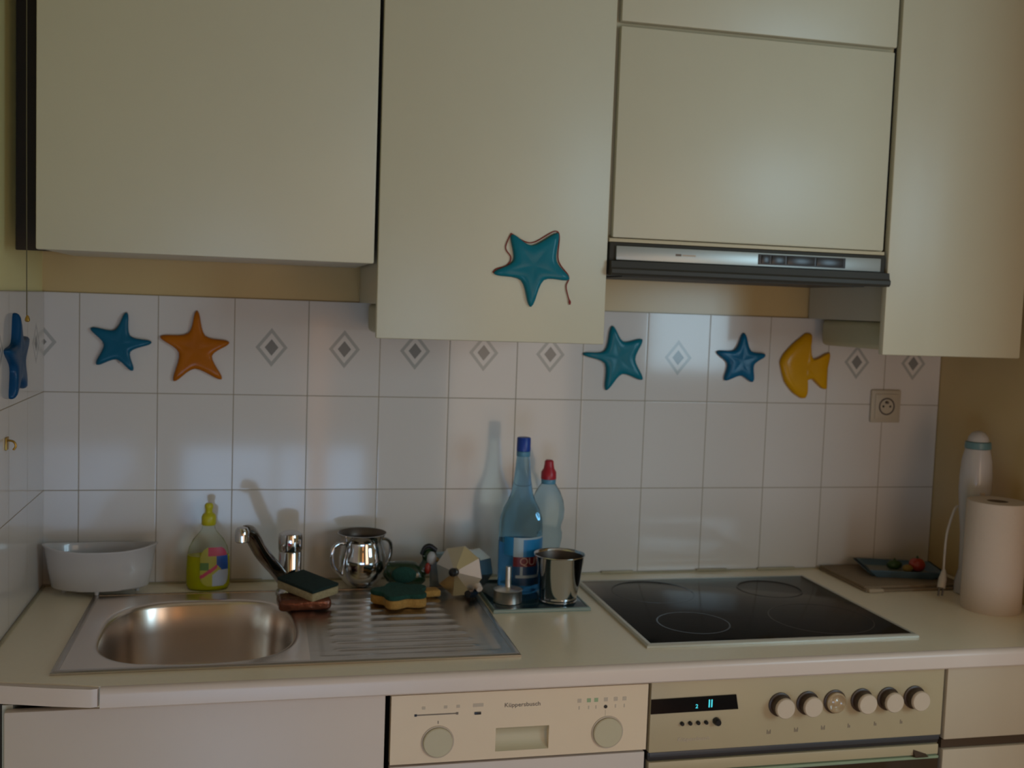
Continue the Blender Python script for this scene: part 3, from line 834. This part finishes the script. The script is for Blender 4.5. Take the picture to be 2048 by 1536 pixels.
bm = B(); lathe(bm, [(0.0070, 0), (0.0070, 0.007), (0.0055, 0.012)], 20, (1.1925, FY, 0.7492), axis=(0, -1, 0)); obj('clock_knob', bm, 'black', t)
text_on_front('lettering', 'Küppersbusch', 0.0105, 1.150, FY - 0.0004, 0.7178, 'print_faint', t, width=0.062)
for k in range(6):
    kx = 1.3180 + 0.0560 * k; kz = 0.7740
    bm = B(); lathe(bm, [(0.0225, 0), (0.0225, 0.003), (0.0200, 0.004), (0.0200, 0.0045)], 36, (kx, FY, kz), axis=(0, -1, 0)); col_ = obj('knob_ring', bm, 'knob_dark', t)
    if k == 2:
        bm = B(); lathe(bm, [(0.0195, 0.004), (0.0195, 0.010), (0.0165, 0.012), (0.012, 0.008), (0.009, 0.0065), (0.004, 0.010), (0.001, 0.010)], 36, (kx, FY, kz), axis=(0, -1, 0))
        kk = obj('knob', bm, 'amber_clear', t); kk['label'] = 'pushed-in amber knob'
    else:
        bm = B(); lathe(bm, [(0.0185, 0.0045), (0.0185, 0.020)], 36, (kx, FY, kz), axis=(0, -1, 0)); kk = obj('knob', bm, 'knob_dark', t)
        bm = B(); lathe(bm, [(0.0188, 0.0200), (0.0188, 0.0245), (0.0175, 0.0262)], 36, (kx, FY, kz), axis=(0, -1, 0)); obj('knob_cap', bm, 'knob', kk)
for k in range(6):
    x = 1.2990 + 0.0553 * k; z = 0.7225 + 0.0009 * k
    bm = B()
    for q in range(3 if k < 3 else 2):
        box(bm, x - 0.004 + q * 0.003, x - 0.0025 + q * 0.003, FY - 0.0005, FY, z - 0.004, z + 0.004 - (q % 2) * 0.003)
    obj('printed_symbol', bm, 'print', t, smooth=0)

# drawer unit on the right
t = thing('drawer_unit', 'cream drawer unit right of the oven', 'drawer unit', (1.85, -0.3, 0))
bm = B(); carcass(bm, 1.6665, 2.030); obj('carcass', bm, 'edge_lam', t, smooth=0)
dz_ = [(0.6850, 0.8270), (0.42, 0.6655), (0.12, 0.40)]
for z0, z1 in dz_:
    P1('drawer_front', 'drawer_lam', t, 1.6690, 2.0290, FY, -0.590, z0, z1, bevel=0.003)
P1('grip_rail', 'knob_dark', t, 1.6690, 2.0290, -0.602, -0.589, 0.6665, 0.6840)

# ================================================================== THINGS ON THE WORKTOP
# --- white dish tub
t = thing('dish_tub', 'white plastic washing-up tub with pointed corners on little feet', 'tub', (0.054, -0.067, ZC))


def lens(a_, rx, ry):
    c_, s_ = math.cos(a_), math.sin(a_)
    return (rx * c_, ry * math.copysign(abs(s_) ** 1.25, s_))


bm = B(); n = 72; rings = []
tubz = 0.0135
for sc, z, wob in ((0.55, tubz, 0), (0.80, tubz, 0), (0.84, tubz + 0.004, 0), (0.90, tubz + 0.04, 0), (0.975, tubz + 0.078, 1), (1.0, tubz + 0.080, 1), (1.0, tubz + 0.083, 1), (0.965, tubz + 0.083, 1), (0.93, tubz + 0.076, 1), (0.87, tubz + 0.04, 0), (0.80, tubz + 0.006, 0), (0.5, tubz + 0.004, 0)):
    ring = []
    for k in range(n):
        a_ = 2 * PI * k / n
        x, y = lens(a_, 0.1130 * sc, 0.052 * sc)
        zz_ = z + (wob * 0.009 * abs(math.cos(a_)) ** 3)
        ring.append(bm.verts.new((0.054 + x, -0.067 + y, ZC + zz_)))
    rings.append(ring)
for i in range(len(rings) - 1):
    for k in range(n):
        bm.faces.new([rings[i][k], rings[i][(k + 1) % n], rings[i + 1][(k + 1) % n], rings[i + 1][k]])
bm.faces.new(list(reversed(rings[0]))); bm.faces.new(rings[-1])
obj('tub', bm, 'white_plastic', t, smooth=60)
for fx, fy, fz in ((0.052, -0.103, 0.0062), (-0.02, -0.05, 0.0), (0.125, -0.05, 0.0)):
    bm = B(); lathe(bm, [(0.004, fz), (0.0055, tubz + 0.004)], 12, (fx, fy, ZC)); obj('foot', bm, 'white_plastic', t)

# --- dish soap bottle
sx, sy = 0.268, -0.052
t = thing('dish_soap_bottle', 'clear bottle of yellow dish soap with yellow cap behind the sink', 'bottle', (sx, sy, ZC))
body = [(0.030, 0.0), (0.041, 0.002), (0.0445, 0.010), (0.045, 0.04), (0.0435, 0.072), (0.039, 0.092), (0.031, 0.108), (0.021, 0.120), (0.014, 0.129), (0.0125, 0.136), (0.0125, 0.140)]
SYK = 0.60
bm = B(); lathe(bm, body, 48, (sx, sy, ZC), sy=SYK); obj('body', bm, 'soap_bottle', t, smooth=60)
liq = [(r * 0.955, z + 0.0015) for r, z in body[:5]]
bm = B(); lathe(bm, liq, 48, (sx, sy, ZC), sy=SYK); obj('liquid', bm, 'soap_liquid', t, smooth=60)
bm = B(); lathe(bm, [(0.0135, 0.138), (0.0150, 0.140), (0.0150, 0.156), (0.0125, 0.161), (0.0072, 0.165), (0.0072, 0.172), (0.0088, 0.175), (0.0088, 0.181), (0.0060, 0.1845)], 28, (sx, sy, ZC)); obj('cap', bm, 'yellow_cap', t)


def prof_r(prof, z):
    for (r0, z0), (r1, z1) in zip(prof, prof[1:]):
        if z0 <= z <= z1: return r0 + (r1 - r0) * (z - z0) / max(1e-9, z1 - z0)
    return prof[-1][0]


def wrap_label(name, prof, cx, cy, syk, a0, a1, z0, z1, off, fn, mats, parent, na=44, nz=36):
    bm = B(); g = []
    for i in range(na + 1):
        a_ = a0 + (a1 - a0) * i / na; col = []
        for j in range(nz + 1):
            z = z0 + (z1 - z0) * j / nz; r = prof_r(prof, z) + off
            col.append(bm.verts.new((cx + r * math.cos(a_), cy + r * syk * math.sin(a_) , ZC + z)))
        g.append(col)
    for i in range(na):
        for j in range(nz):
            k = fn((i + 0.5) / na, (j + 0.5) / nz)
            if k is None: continue
            f = bm.faces.new([g[i][j], g[i + 1][j], g[i + 1][j + 1], g[i][j + 1]]); f.material_index = k
    for v in [v for v in bm.verts if not v.link_faces]: bm.verts.remove(v)
    return obj(name, bm, None, parent, smooth=80, mats=mats)


def soap_fn(u, v):
    # rounded outline
    if ((u - 0.5) / 0.5) ** 4 + ((v - 0.5) / 0.5) ** 4 > 1: return None
    w_ = v - 0.25 * (u - 0.5)
    if v > 0.78 - 0.0 and u > 0.25: return 1
    if u > 0.52 and v > 0.42 and v > 0.95 - 0.75 * u: return 2
    if abs(v - (0.22 + 0.55 * u)) < 0.055 and u < 0.55: return 1
    if v < 0.42 and u > 0.38 and v < 0.05 + 0.62 * u: return 3
    if u < 0.28 and 0.42 < v < 0.60: return 4
    return 0


wrap_label('label', body, sx, sy, SYK, math.radians(250), math.radians(334), 0.012, 0.094, 0.0010, soap_fn, ['lab_yellow', 'lab_pink', 'lab_blue', 'lab_white', 'lab_green'], t)

# --- mixer tap
fx, fy = 0.4365, -0.118
t = thing('mixer_tap', 'chrome single-lever mixer tap with long angled spout over the sink', 'tap', (fx, fy, ZS))
bm = B(); lathe(bm, [(0.029, 0), (0.029, 0.004), (0.0250, 0.008), (0.0240, 0.012), (0.0240, 0.088), (0.0230, 0.090)], 40, (fx, fy, ZS)); obj('body', bm, 'chrome', t)
bm = B(); lathe(bm, [(0.0235, 0.0905), (0.0252, 0.094), (0.0252, 0.118), (0.0235, 0.126), (0.016, 0.131), (0.006, 0.133)], 40, (fx, fy, ZS)); hd = obj('lever_cap', bm, 'chrome', t)
bm = B(); lathe(bm, [(0.0035, 0), (0.003, 0.001)], 14, (fx - 0.0028, fy - 0.0250, ZS + 0.108), axis=(-0.1, -1, 0)); obj('hot_mark', bm, 'cap_red', hd)
bm = B()
P_ = smooth_path([(fx - 0.012, fy - 0.012, ZS + 0.030), (fx - 0.030, fy - 0.046, ZS + 0.062), (fx - 0.060, fy - 0.095, ZS + 0.110), (fx - 0.080, fy - 0.130, ZS + 0.154), (fx - 0.092, fy - 0.152, ZS + 0.166)], 8)
tube(bm, P_, [0.0145] * (len(P_) - 6) + [0.0135, 0.0130, 0.012, 0.0115, 0.011, 0.010], 20); obj('spout', bm, 'dark_chrome', t)
hx, hy, hz_ = fx - 0.096, fy - 0.158, ZS + 0.145
bm = B(); lathe(bm, [(0.0115, 0.0), (0.0135, 0.002), (0.0140, 0.012), (0.0135, 0.022), (0.0100, 0.028), (0.004, 0.030)], 28, (hx, hy, hz_)); obj('spout_head', bm, 'chrome', t)

# --- wrapped copper pad and green sponge leaning on it
t0 = 0.462
bm = B()
box(bm, -0.052, 0.052, -0.032, 0.032, 0, 0.024, bevel=0.009, seg=4)
bmesh.ops.subdivide_edges(bm, edges=bm.edges[:], cuts=2, use_grid_fill=True)
for v in bm.verts:
    s = math.sin(v.co.x * 130) * math.sin(v.co.y * 170 + 1) * 0.0014
    if v.co.z > 0.004: v.co.z += s
o = obj('scouring_pad', bm, 'copper', None, smooth=60); o.location = (0.462, -0.232, ZS + 0.0006); o.rotation_euler = (0, 0, math.radians(4))
tag(o, 'shiny copper brown scouring pad lying under the green sponge', 'scouring pad')
t = thing('sponge', 'rectangular sponge with dark green scouring side lying tilted beside the tap', 'sponge', (0.470, -0.212, ZS + 0.034), (math.radians(4), math.radians(4), math.radians(-52)))
bm = B(); box(bm, -0.055, 0.055, -0.034, 0.034, -0.006, 0.011, bevel=0.003); obj('foam', bm, 'sponge_pale', t, local=True)
bm = B(); box(bm, -0.055, 0.055, -0.034, 0.034, 0.011, 0.0175, bevel=0.0015); obj('scouring_layer', bm, 'scour_green', t, local=True)

# --- polished sugar pot with two handles
mx_, my_ = 0.591, -0.068
t = thing('sugar_pot', 'round polished steel pot with flared rim and two handles', 'pot', (mx_, my_, ZC + 0.0003), (0, 0, math.radians(24)))
pot = [(0.020, 0.0), (0.024, 0.001), (0.026, 0.004), (0.038, 0.011), (0.0485, 0.026), (0.0535, 0.045), (0.0530, 0.065), (0.0480, 0.086), (0.0450, 0.098), (0.0460, 0.106), (0.0530, 0.1140), (0.0545, 0.1155), (0.0530, 0.1160)]
pot_in = [(0.0528, 0.1160), (0.0450, 0.1060), (0.0435, 0.098), (0.0465, 0.086), (0.0510, 0.065), (0.0515, 0.045), (0.044, 0.030), (0.02, 0.012)]
pot = [(r_ * 0.98, z_ * 1.04) for r_, z_ in pot]
bm = B(); lathe(bm, pot, 56, cap1=False); obj('body', bm, 'chrome', t, local=True, smooth=60)
bm = B(); lathe(bm, [(r_ * 0.98, z_ * 1.04) for r_, z_ in pot_in], 56, cap0=False); o = obj('inner_wall', bm, 'dark_steel', t, local=True, smooth=60); o['label'] = 'dark inside of the pot'
for s in (-1, 1):
    bm = B(); tube(bm, smooth_path([(s * 0.041, 0, 0.100), (s * 0.056, 0, 0.101), (s * 0.0700, 0, 0.092), (s * 0.0730, 0, 0.072), (s * 0.067, 0, 0.050), (s * 0.0480, 0, 0.030)]), 0.0042, 10)
    obj('handle', bm, 'chrome', t, local=True)

# --- flower sponge
t = thing('flower_sponge', 'flower-shaped yellow sponge with green top at the back of the drainboard', 'sponge', (0.658, -0.222, ZS + 0.0024), (0, 0, 0.5))


def flower(bm, R0, z0, z1, k=5, amp=0.16, b_=0.003):
    n = 80; rings = []
    for s, z in ((-b_, z0), (0, z0 + b_), (0, z1 - b_), (-b_, z1)):
        rings.append([bm.verts.new(((R0 * (1 + amp * math.cos(k * 2 * PI * i / n)) + s) * math.cos(2 * PI * i / n), (R0 * (1 + amp * math.cos(k * 2 * PI * i / n)) + s) * math.sin(2 * PI * i / n), z)) for i in range(n)])
    for a_, c_ in zip(rings, rings[1:]):
        for i in range(n): bm.faces.new([a_[i], a_[(i + 1) % n], c_[(i + 1) % n], c_[i]])
    bm.faces.new(list(reversed(rings[0]))); bm.faces.new(rings[-1])


bm = B(); flower(bm, 0.053, 0, 0.018); obj('foam', bm, 'sponge', t, local=True)
bm = B(); flower(bm, 0.053, 0.018, 0.027, b_=0.0015); obj('scouring_layer', bm, 'teal_scour', t, local=True)

# --- duck-shaped ornament
dx_, dy_ = 0.688, -0.112
t = thing('duck_figurine', 'small dark green duck figurine with black cap and red throat', 'figurine', (dx_, dy_, ZS), (0, 0, math.radians(-8)))
t.scale = (0.76, 0.85, 1.0)


def blob(bm, c, r, seg=20, rot=None):
    m4 = Matrix.Translation(c) @ (rot.to_matrix().to_4x4() if rot else Matrix.Identity(4)) @ Matrix.Diagonal((*r, 1))
    bmesh.ops.create_uvsphere(bm, u_segments=seg, v_segments=seg // 2, radius=1, matrix=m4)


bm = B()
path = smooth_path([(-0.066, 0, 0.045), (-0.045, 0, 0.036), (-0.010, 0, 0.031), (0.026, 0, 0.034), (0.046, 0, 0.050), (0.054, 0, 0.066)], 6)
rad = [0.010 + 0.0205 * math.sin(PI * min(1, (i + 2) / (len(path) * 0.95))) for i in range(len(path))]
rad = [min(r_, z_) if i < len(path) * 0.66 else max(0.0145, r_ * 0.7) for i, (r_, z_) in enumerate(zip(rad, [0.031] * len(path)))]
tube(bm, path, rad, 20); blob(bm, (0.058, 0, 0.073), (0.021, 0.018, 0.019))
obj('body', bm, 'duck_green', t, local=True, smooth=80)
bm = B(); tube(bm, smooth_path([(0.035, -0.009, 0.078), (0.044, -0.010, 0.093), (0.060, -0.011, 0.097), (0.078, -0.012, 0.087)]), 0.0052, 10); obj('crown', bm, 'black', t, local=True)
bm = B(); blob(bm, (0.064, -0.013, 0.071), (0.0145, 0.0085, 0.0145)); obj('cheek', bm, 'duck_white', t, local=True)
bm = B(); blob(bm, (0.054, -0.0165, 0.049), (0.0085, 0.006, 0.0125)); obj('throat', bm, 'duck_red', t, local=True)
bm = B(); lathe(bm, [(0.006, 0), (0.005, 0.006), (0.002, 0.010)], 14, (0.077, -0.012, 0.068), axis=(1, -0.3, -0.1), sy=0.6); obj('beak', bm, 'duck_yellow', t, local=True)
for s in (-1, 1):
    bm = B(); blob(bm, (-0.012, s * 0.026, 0.036), (0.036, 0.008, 0.018)); obj('wing', bm, 'teal_scour', t, local=True)

# --- pale blue packet leaning behind the coffee pot
t = thing('foil_packet', 'pale blue packet standing between the duck and the coffee pot', 'packet', (0.760, -0.088, ZC + 0.001), (math.radians(-4), 0, math.radians(10)))
bm = B(); box(bm, -0.021, 0.021, -0.006, 0.006, 0.0, 0.070, bevel=0.003); obj('pouch', bm, 'pale_blue', t, local=True)
bm = B(); box(bm, -0.0205, 0.0205, -0.0018, 0.0018, 0.070, 0.077, bevel=0.0008); obj('sealed_edge', bm, 'lab2_line', t, local=True)
bm = B(); box(bm, -0.018, 0.018, -0.016, 0.016, 0, 0.014, bevel=0.004, seg=3)
o = obj('yellow_sponge', bm, 'sponge', None); o.location = (0.728, -0.172, ZS + 0.001); o.rotation_euler = (0, 0, 0.2)
tag(o, 'small yellow sponge wedge tucked beside the coffee pot', 'sponge')

# --- moka pot lying on its side, lid towards the camera
ax = Vector((-0.58, -0.80, 0.12)).normalized()
t = thing('coffee_pot', 'faceted aluminium stovetop coffee pot lying on its side on the drainboard', 'coffee pot', (0.788, -0.178, ZS + 0.0538))
t.rotation_euler = Vector((0, 0, 1)).rotation_difference(ax).to_euler()
# local +z = lid side
bm = B(); lathe(bm, [(0.044, -0.078), (0.0400, -0.030), (0.0440, -0.010), (0.0530, 0.0)], 8); obj('body', bm, 'alu', t, local=True, smooth=10)
bm = B(); lathe(bm, [(0.0545, 0.0005), (0.0545, 0.004), (0.0090, 0.0210)], 8); ld = obj('lid', bm, 'alu', t, local=True, smooth=10)
bm = B(); lathe(bm, [(0.004, 0.020), (0.0045, 0.026), (0.0085, 0.028), (0.0095, 0.034), (0.007, 0.039), (0.002, 0.041)], 20); obj('knob', bm, 'black', ld, local=True)
# frame of the pot: local axes
q = t.rotation_euler.to_matrix()
qi = q.inverted()


def L_(v): return qi @ Vector(v)


dn = L_((0.30, -0.10, -0.6)); dn.z = 0; dn.normalize()
bm = B(); tube(bm, [dn * 0.040 + Vector((0, 0, -0.004)), dn * 0.055 + Vector((0, 0, 0.002))], [0.010, 0.0065], 10)
obj('spout', bm, 'copper', t, local=True)
rt = L_((0.60, -0.35, -0.42)); rt.z = 0; rt.normalize()
bm = B(); tube(bm, [rt * 0.049 + Vector((0, 0, -0.002)), rt * 0.061 + Vector((0, 0, 0.006))], [0.0085, 0.0068], 12); hb = obj('hinge', bm, 'nosing', t, local=True)
hd_ = L_((0.55, -0.30, -0.75)); hd_.z = 0; hd_.normalize()
bm = B(); tube(bm, smooth_path([hd_ * 0.044 + Vector((0, 0, -0.012)), hd_ * 0.056 + Vector((0, 0, -0.004)), hd_ * 0.054 + Vector((0, 0, 0.026))]), [0.008] * 17, 8)
obj('handle', bm, 'black', t, local=True)

# --- dark blue glass tray
TX0, TX1, TY0, TY1 = 0.838, 1.044, -0.299, -0.058
t = thing('glass_tray', 'thin dark blue glass tray under the bottles beside the hob', 'tray', (0.94, -0.19, ZC))
P1('glass', 'tray_glass', t, TX0 + 0.003, TX1 - 0.003, TY0 + 0.003, TY1 - 0.003, ZC + 0.0005, ZC + 0.0065, bevel=0.0008)
bm = B(); frame_ring(bm, TX0, TX1, TY0, TY1, 0.0045, ZC + 0.0002, ZC + 0.0075); obj('rim', bm, 'tray_edge', t, smooth=30)
ZT = 0.0068


# --- tall water bottle
bx, by = 0.925, -0.150
t = thing('water_bottle', 'tall blue tinted water bottle with royal blue cap and QU label', 'bottle', (bx, by, ZC + ZT))
bp_ = [(0.038, ZT), (0.043, ZT + 0.003), (0.0465, ZT + 0.010), (0.0470, ZT + 0.05), (0.0475, 0.115), (0.0475, 0.150), (0.0455, 0.168), (0.039, 0.187), (0.030, 0.204), (0.0235, 0.222), (0.0190, 0.250), (0.0165, 0.275), (0.0145, 0.298), (0.0135, 0.312)]
bm = B(); lathe(bm, bp_, 48, (bx, by, ZC)); obj('body', bm, 'pet_blue', t, smooth=70)
wt = [(r * 0.95, z + 0.002) for r, z in bp_[:5]]
bm = B(); lathe(bm, wt, 48, (bx, by, ZC)); obj('water', bm, 'water', t, smooth=70)
bm = B(); lathe(bm, [(0.0145, 0.301), (0.0150, 0.302), (0.0150, 0.311), (0.0140, 0.312)], 32, (bx, by, ZC)); obj('neck_ring', bm, 'neck_blue', t)
bm = B(); lathe(bm, [(0.0150, 0.3125), (0.0152, 0.314), (0.0148, 0.340), (0.0135, 0.342)], 32, (bx, by, ZC)); obj('cap', bm, 'cap_blue', t)


def water_fn(u, v):
    # u left-right over the label, v bottom-top
    if u < 0.20: return 1 if v > 0.62 else None
    if v > 0.60:
        return 2 if (u < 0.38 or v > 0.955) else 1
    if v > 0.40: return 3
    if abs(v - 0.19) < 0.02 and u > 0.25: return 2
    if abs(u - 0.36) < 0.02 and v > 0.19: return 2
    return 0


lb = wrap_label('label', bp_, bx, by, 1.0, math.radians(212), math.radians(350), 0.028, 0.132, 0.0009, water_fn, ['lab2_dark', 'lab2_blue', 'lab2_line', 'lab2_red'], t, na=60, nz=50)
bm = text_bm('QU', 0.0235)
for v in bm.verts:
    s, zt, dd = v.co.x, v.co.y, v.co.z
    a_ = math.radians(277) + s / 0.0485; r = 0.0489 + (dd + 0.0003)
    v.co = Vector((bx + r * math.cos(a_), by + r * math.sin(a_), ZC + 0.0805 + zt))
obj('lettering', bm, 'letter', lb, smooth=0)

# --- small bottle with red cap
bx2, by2 = 0.998, -0.096
t = thing('sports_bottle', 'small pale blue water bottle with red sports cap behind the tall bottle', 'bottle', (bx2, by2, ZC + ZT))
sp_ = [(0.022, ZT), (0.028, ZT + 0.003), (0.030, ZT + 0.010), (0.028, 0.04), (0.031, 0.060), (0.0285, 0.076), (0.031, 0.092), (0.0345, 0.110), (0.0345, 0.122), (0.0315, 0.133), (0.0320, 0.140), (0.0375, 0.158), (0.0380, 0.176), (0.0350, 0.195), (0.0270, 0.215), (0.0185, 0.228), (0.0150, 0.234)]
bm = B(); lathe(bm, sp_, 40, (bx2, by2, ZC)); obj('body', bm, 'pet_clear', t, smooth=70)
bm = B(); lathe(bm, [(0.0160, 0.232), (0.0165, 0.233), (0.0165, 0.241), (0.016, 0.242)], 28, (bx2, by2, ZC)); obj('neck_ring', bm, 'neck_blue', t)
bm = B(); lathe(bm, [(0.0168, 0.2425), (0.0172, 0.245), (0.0168, 0.258), (0.0120, 0.266), (0.0105, 0.275), (0.0100, 0.282), (0.0070, 0.285)], 28, (bx2, by2, ZC)); obj('cap', bm, 'cap_red', t)

# --- steel beaker
cx, cy = 0.988, -0.243
t = thing('steel_beaker', 'tapered polished steel beaker in front of the water bottles', 'beaker', (cx, cy, ZC + ZT))
bm = B(); lathe(bm, [(0.0380, 0.0), (0.0395, 0.001), (0.0400, 0.004), (0.0385, 0.0055), (0.0395, 0.007), (0.0400, 0.010), (0.0395, 0.012), (0.0400, 0.014), (0.0530, 0.0985), (0.0545, 0.1000), (0.0538, 0.1015), (0.0525, 0.1005), (0.0508, 0.096)], 56, (cx, cy, ZC + ZT), cap0=True, cap1=False)
obj('body', bm, 'chrome', t, smooth=50)
bm = B(); lathe(bm, [(0.0508, 0.0962), (0.0385, 0.014), (0.01, 0.012)], 56, (cx, cy, ZC + ZT), cap0=False, cap1=True)
o = obj('inner_wall', bm, 'dark_steel', t, smooth=50); o['label'] = 'dark stained inside of the beaker'

# --- funnel insert
ux, uy = 0.881, -0.236
t = thing('filter_funnel', 'small round metal coffee filter funnel standing stem upwards on the tray', 'funnel', (ux, uy, ZC + ZT))
bm = B(); lathe(bm, [(0.0285, 0.0), (0.0300, 0.001), (0.0295, 0.024), (0.0310, 0.026), (0.0290, 0.0275), (0.012, 0.0300), (0.0065, 0.0320)], 40, (ux, uy, ZC + ZT)); obj('cup', bm, 'alu', t)
bm = B(); lathe(bm, [(0.0064, 0.0318), (0.0062, 0.036), (0.0060, 0.074), (0.0052, 0.0745)], 20, (ux, uy, ZC + ZT)); obj('stem', bm, 'alu', t)

# --- kitchen roll
rx, ry = 1.934, -0.375
t = thing('paper_towel_roll', 'white paper towel roll standing at the right end of the worktop', 'paper roll', (rx, ry, ZC))
bm = B(); lathe(bm, [(0.022, 0.0), (0.061, 0.0), (0.0620, 0.002), (0.0620, 0.236), (0.0605, 0.2385), (0.022, 0.2385), (0.022, 0.0)], 56, (rx, ry, ZC), cap0=False, cap1=False); obj('paper', bm, 'paper', t)
bm = B(); lathe(bm, [(0.0219, 0.001), (0.0219, 0.2375), (0.0205, 0.2375), (0.0205, 0.001)], 40, (rx, ry, ZC), cap0=False, cap1=False); obj('core', bm, 'card', t)

# --- hand blender
hx_, hy_ = 1.966, -0.255
t = thing('hand_blender', 'white hand blender with teal ring standing behind the paper roll', 'hand blender', (hx_, hy_, ZC))
t.scale = (0.93, 0.93, 0.955)
bm = B(); lathe(bm, [(0.030, 0.0), (0.034, 0.003), (0.034, 0.03), (0.026, 0.06), (0.028, 0.15), (0.034, 0.20), (0.0375, 0.25), (0.0380, 0.285), (0.035, 0.325), (0.029, 0.352)], 40, (hx_, hy_, ZC)); obj('body', bm, 'appliance', t)
bm = B(); lathe(bm, [(0.0295, 0.3525), (0.0310, 0.354), (0.0300, 0.368), (0.0280, 0.3695)], 40, (hx_, hy_, ZC)); obj('ring', bm, 'appl_teal', t)
bm = B(); lathe(bm, [(0.0250, 0.370), (0.0235, 0.380), (0.016, 0.390), (0.007, 0.395)], 32, (hx_, hy_, ZC)); obj('top_button', bm, 'appliance', t)
bm = B(); box(bm, hx_ - 0.012, hx_ - 0.000, hy_ - 0.0400, hy_ - 0.0345, ZC + 0.238, ZC + 0.252, bevel=0.0015); obj('switch', bm, 'print_faint', t)
# --- cable with plug, leaning in the corner
cb = thing('power_cable', 'white cable with plug hanging down left of the paper roll', 'cable', (1.888, -0.27, ZC))
bm = B()
tube(bm, smooth_path([(1.918, -0.262, 1.075), (1.905, -0.268, 1.064), (1.890, -0.270, 1.015), (1.886, -0.272, 0.965), (1.884, -0.275, 0.930)]), 0.0027, 10); obj('cable', bm, 'cable', cb)
bm = B(); tube(bm, smooth_path([(1.885, -0.275, 0.932), (1.880, -0.279, 0.912), (1.874, -0.284, 0.892)]), [0.0035 + 0.0055 * min(1, i / 8) for i in range(17)], 12); obj('plug', bm, 'cable', cb)
for s in (-1, 1):
    bm = B(); tube(bm, [(1.874 + s * 0.005, -0.284, 0.893), (1.871 + s * 0.005, -0.2865, 0.8745)], 0.0022, 8); obj('prong', bm, 'strip_dark', cb)

# --- folded table mat
t = thing('table_mat', 'folded brown table mat in the right corner under the blue tray', 'table mat', (1.85, -0.12, ZC))
P1('mat', 'board', t, 1.722, 1.992, -0.225, -0.012, ZC + 0.0003, ZC + 0.006, bevel=0.002)
P1('upper_fold', 'board', t, 1.724, 1.985, -0.215, -0.012, ZC + 0.006, ZC + 0.012, bevel=0.002)
P1('pale_edge', 'board_edge', t, 1.727, 1.765, -0.2315, -0.2125, ZC + 0.0003, ZC + 0.009, bevel=0.003)
# --- blue tray with vegetables
t = thing('food_tray', 'small blue plastic tray with food lying on the brown mat', 'tray', (1.880, -0.108, ZC + 0.0125), (0, 0, math.radians(-16)))
t.scale = (1.14, 1.08, 1.15)
bm = B()
oo = [(-0.082, -0.058), (0.082, -0.058), (0.082, 0.058), (-0.082, 0.058)]
lv = [(0.80, 0.0), (1.0, 0.014), (1.0, 0.016), (0.95, 0.016), (0.77, 0.004)]
R_s = [[bm.verts.new((x * s, y * s, z)) for x, y in oo] for s, z in lv]
for A_, B_ in zip(R_s, R_s[1:]):
    for i in range(4): bm.faces.new([A_[i], A_[(i + 1) % 4], B_[(i + 1) % 4], B_[i]])
bm.faces.new(list(reversed(R_s[0]))); bm.faces.new(R_s[-1])
es = [e for e in bm.edges if abs(e.verts[0].co.z - e.verts[1].co.z) > 0.001]
bmesh.ops.bevel(bm, geom=es, offset=0.006, segments=3, affect='EDGES')
obj('dish', bm, 'plate_blue', t, local=True, smooth=50)
bm = B(); box(bm, -0.060, 0.060, -0.042, 0.042, 0.0042, 0.0055); obj('liner', bm, 'plate_in', t, local=True)


def on_tray(x, y, z=0.0):
    m4 = Matrix.Rotation(math.radians(-16), 4, 'Z')
    return m4 @ Vector((x, y, 0)) + Vector((1.885, -0.105, ZC + 0.0125 + 0.0056 + z))


def veg(name, pos, r, m, label, cat, stem=True):
    p = on_tray(*pos)
    t = thing(name, label, cat, p)
    bm = B(); pr = [(r[0] * math.sin(PI * (k + 0.4) / 12.4) ** 0.9, r[2] * (1 - math.cos(PI * k / 12))) for k in range(13)]
    lathe(bm, pr, 28, sx=1, sy=r[1] / r[0]); obj('fruit', bm, m, t, local=True, smooth=80)
    if stem:
        bm = B(); lathe(bm, [(0.006, 2 * r[2] - 0.001), (0.003, 2 * r[2] + 0.001), (0.0012, 2 * r[2] + 0.005)], 8); obj('stem', bm, 'veg_green', t, local=True)


veg('tomato', (0.040, 0.000), (0.0195, 0.0195, 0.0165), 'tomato', 'red tomato at the right end of the blue tray', 'tomato')
veg('pepper', (-0.010, 0.012), (0.020, 0.013, 0.011), 'veg_green', 'dark green vegetable in the middle of the blue tray', 'vegetable')
veg('lemon_piece', (0.015, -0.012), (0.013, 0.011, 0.009), 'veg_yellow', 'ochre yellow piece of food beside the tomato', 'food', stem=False)
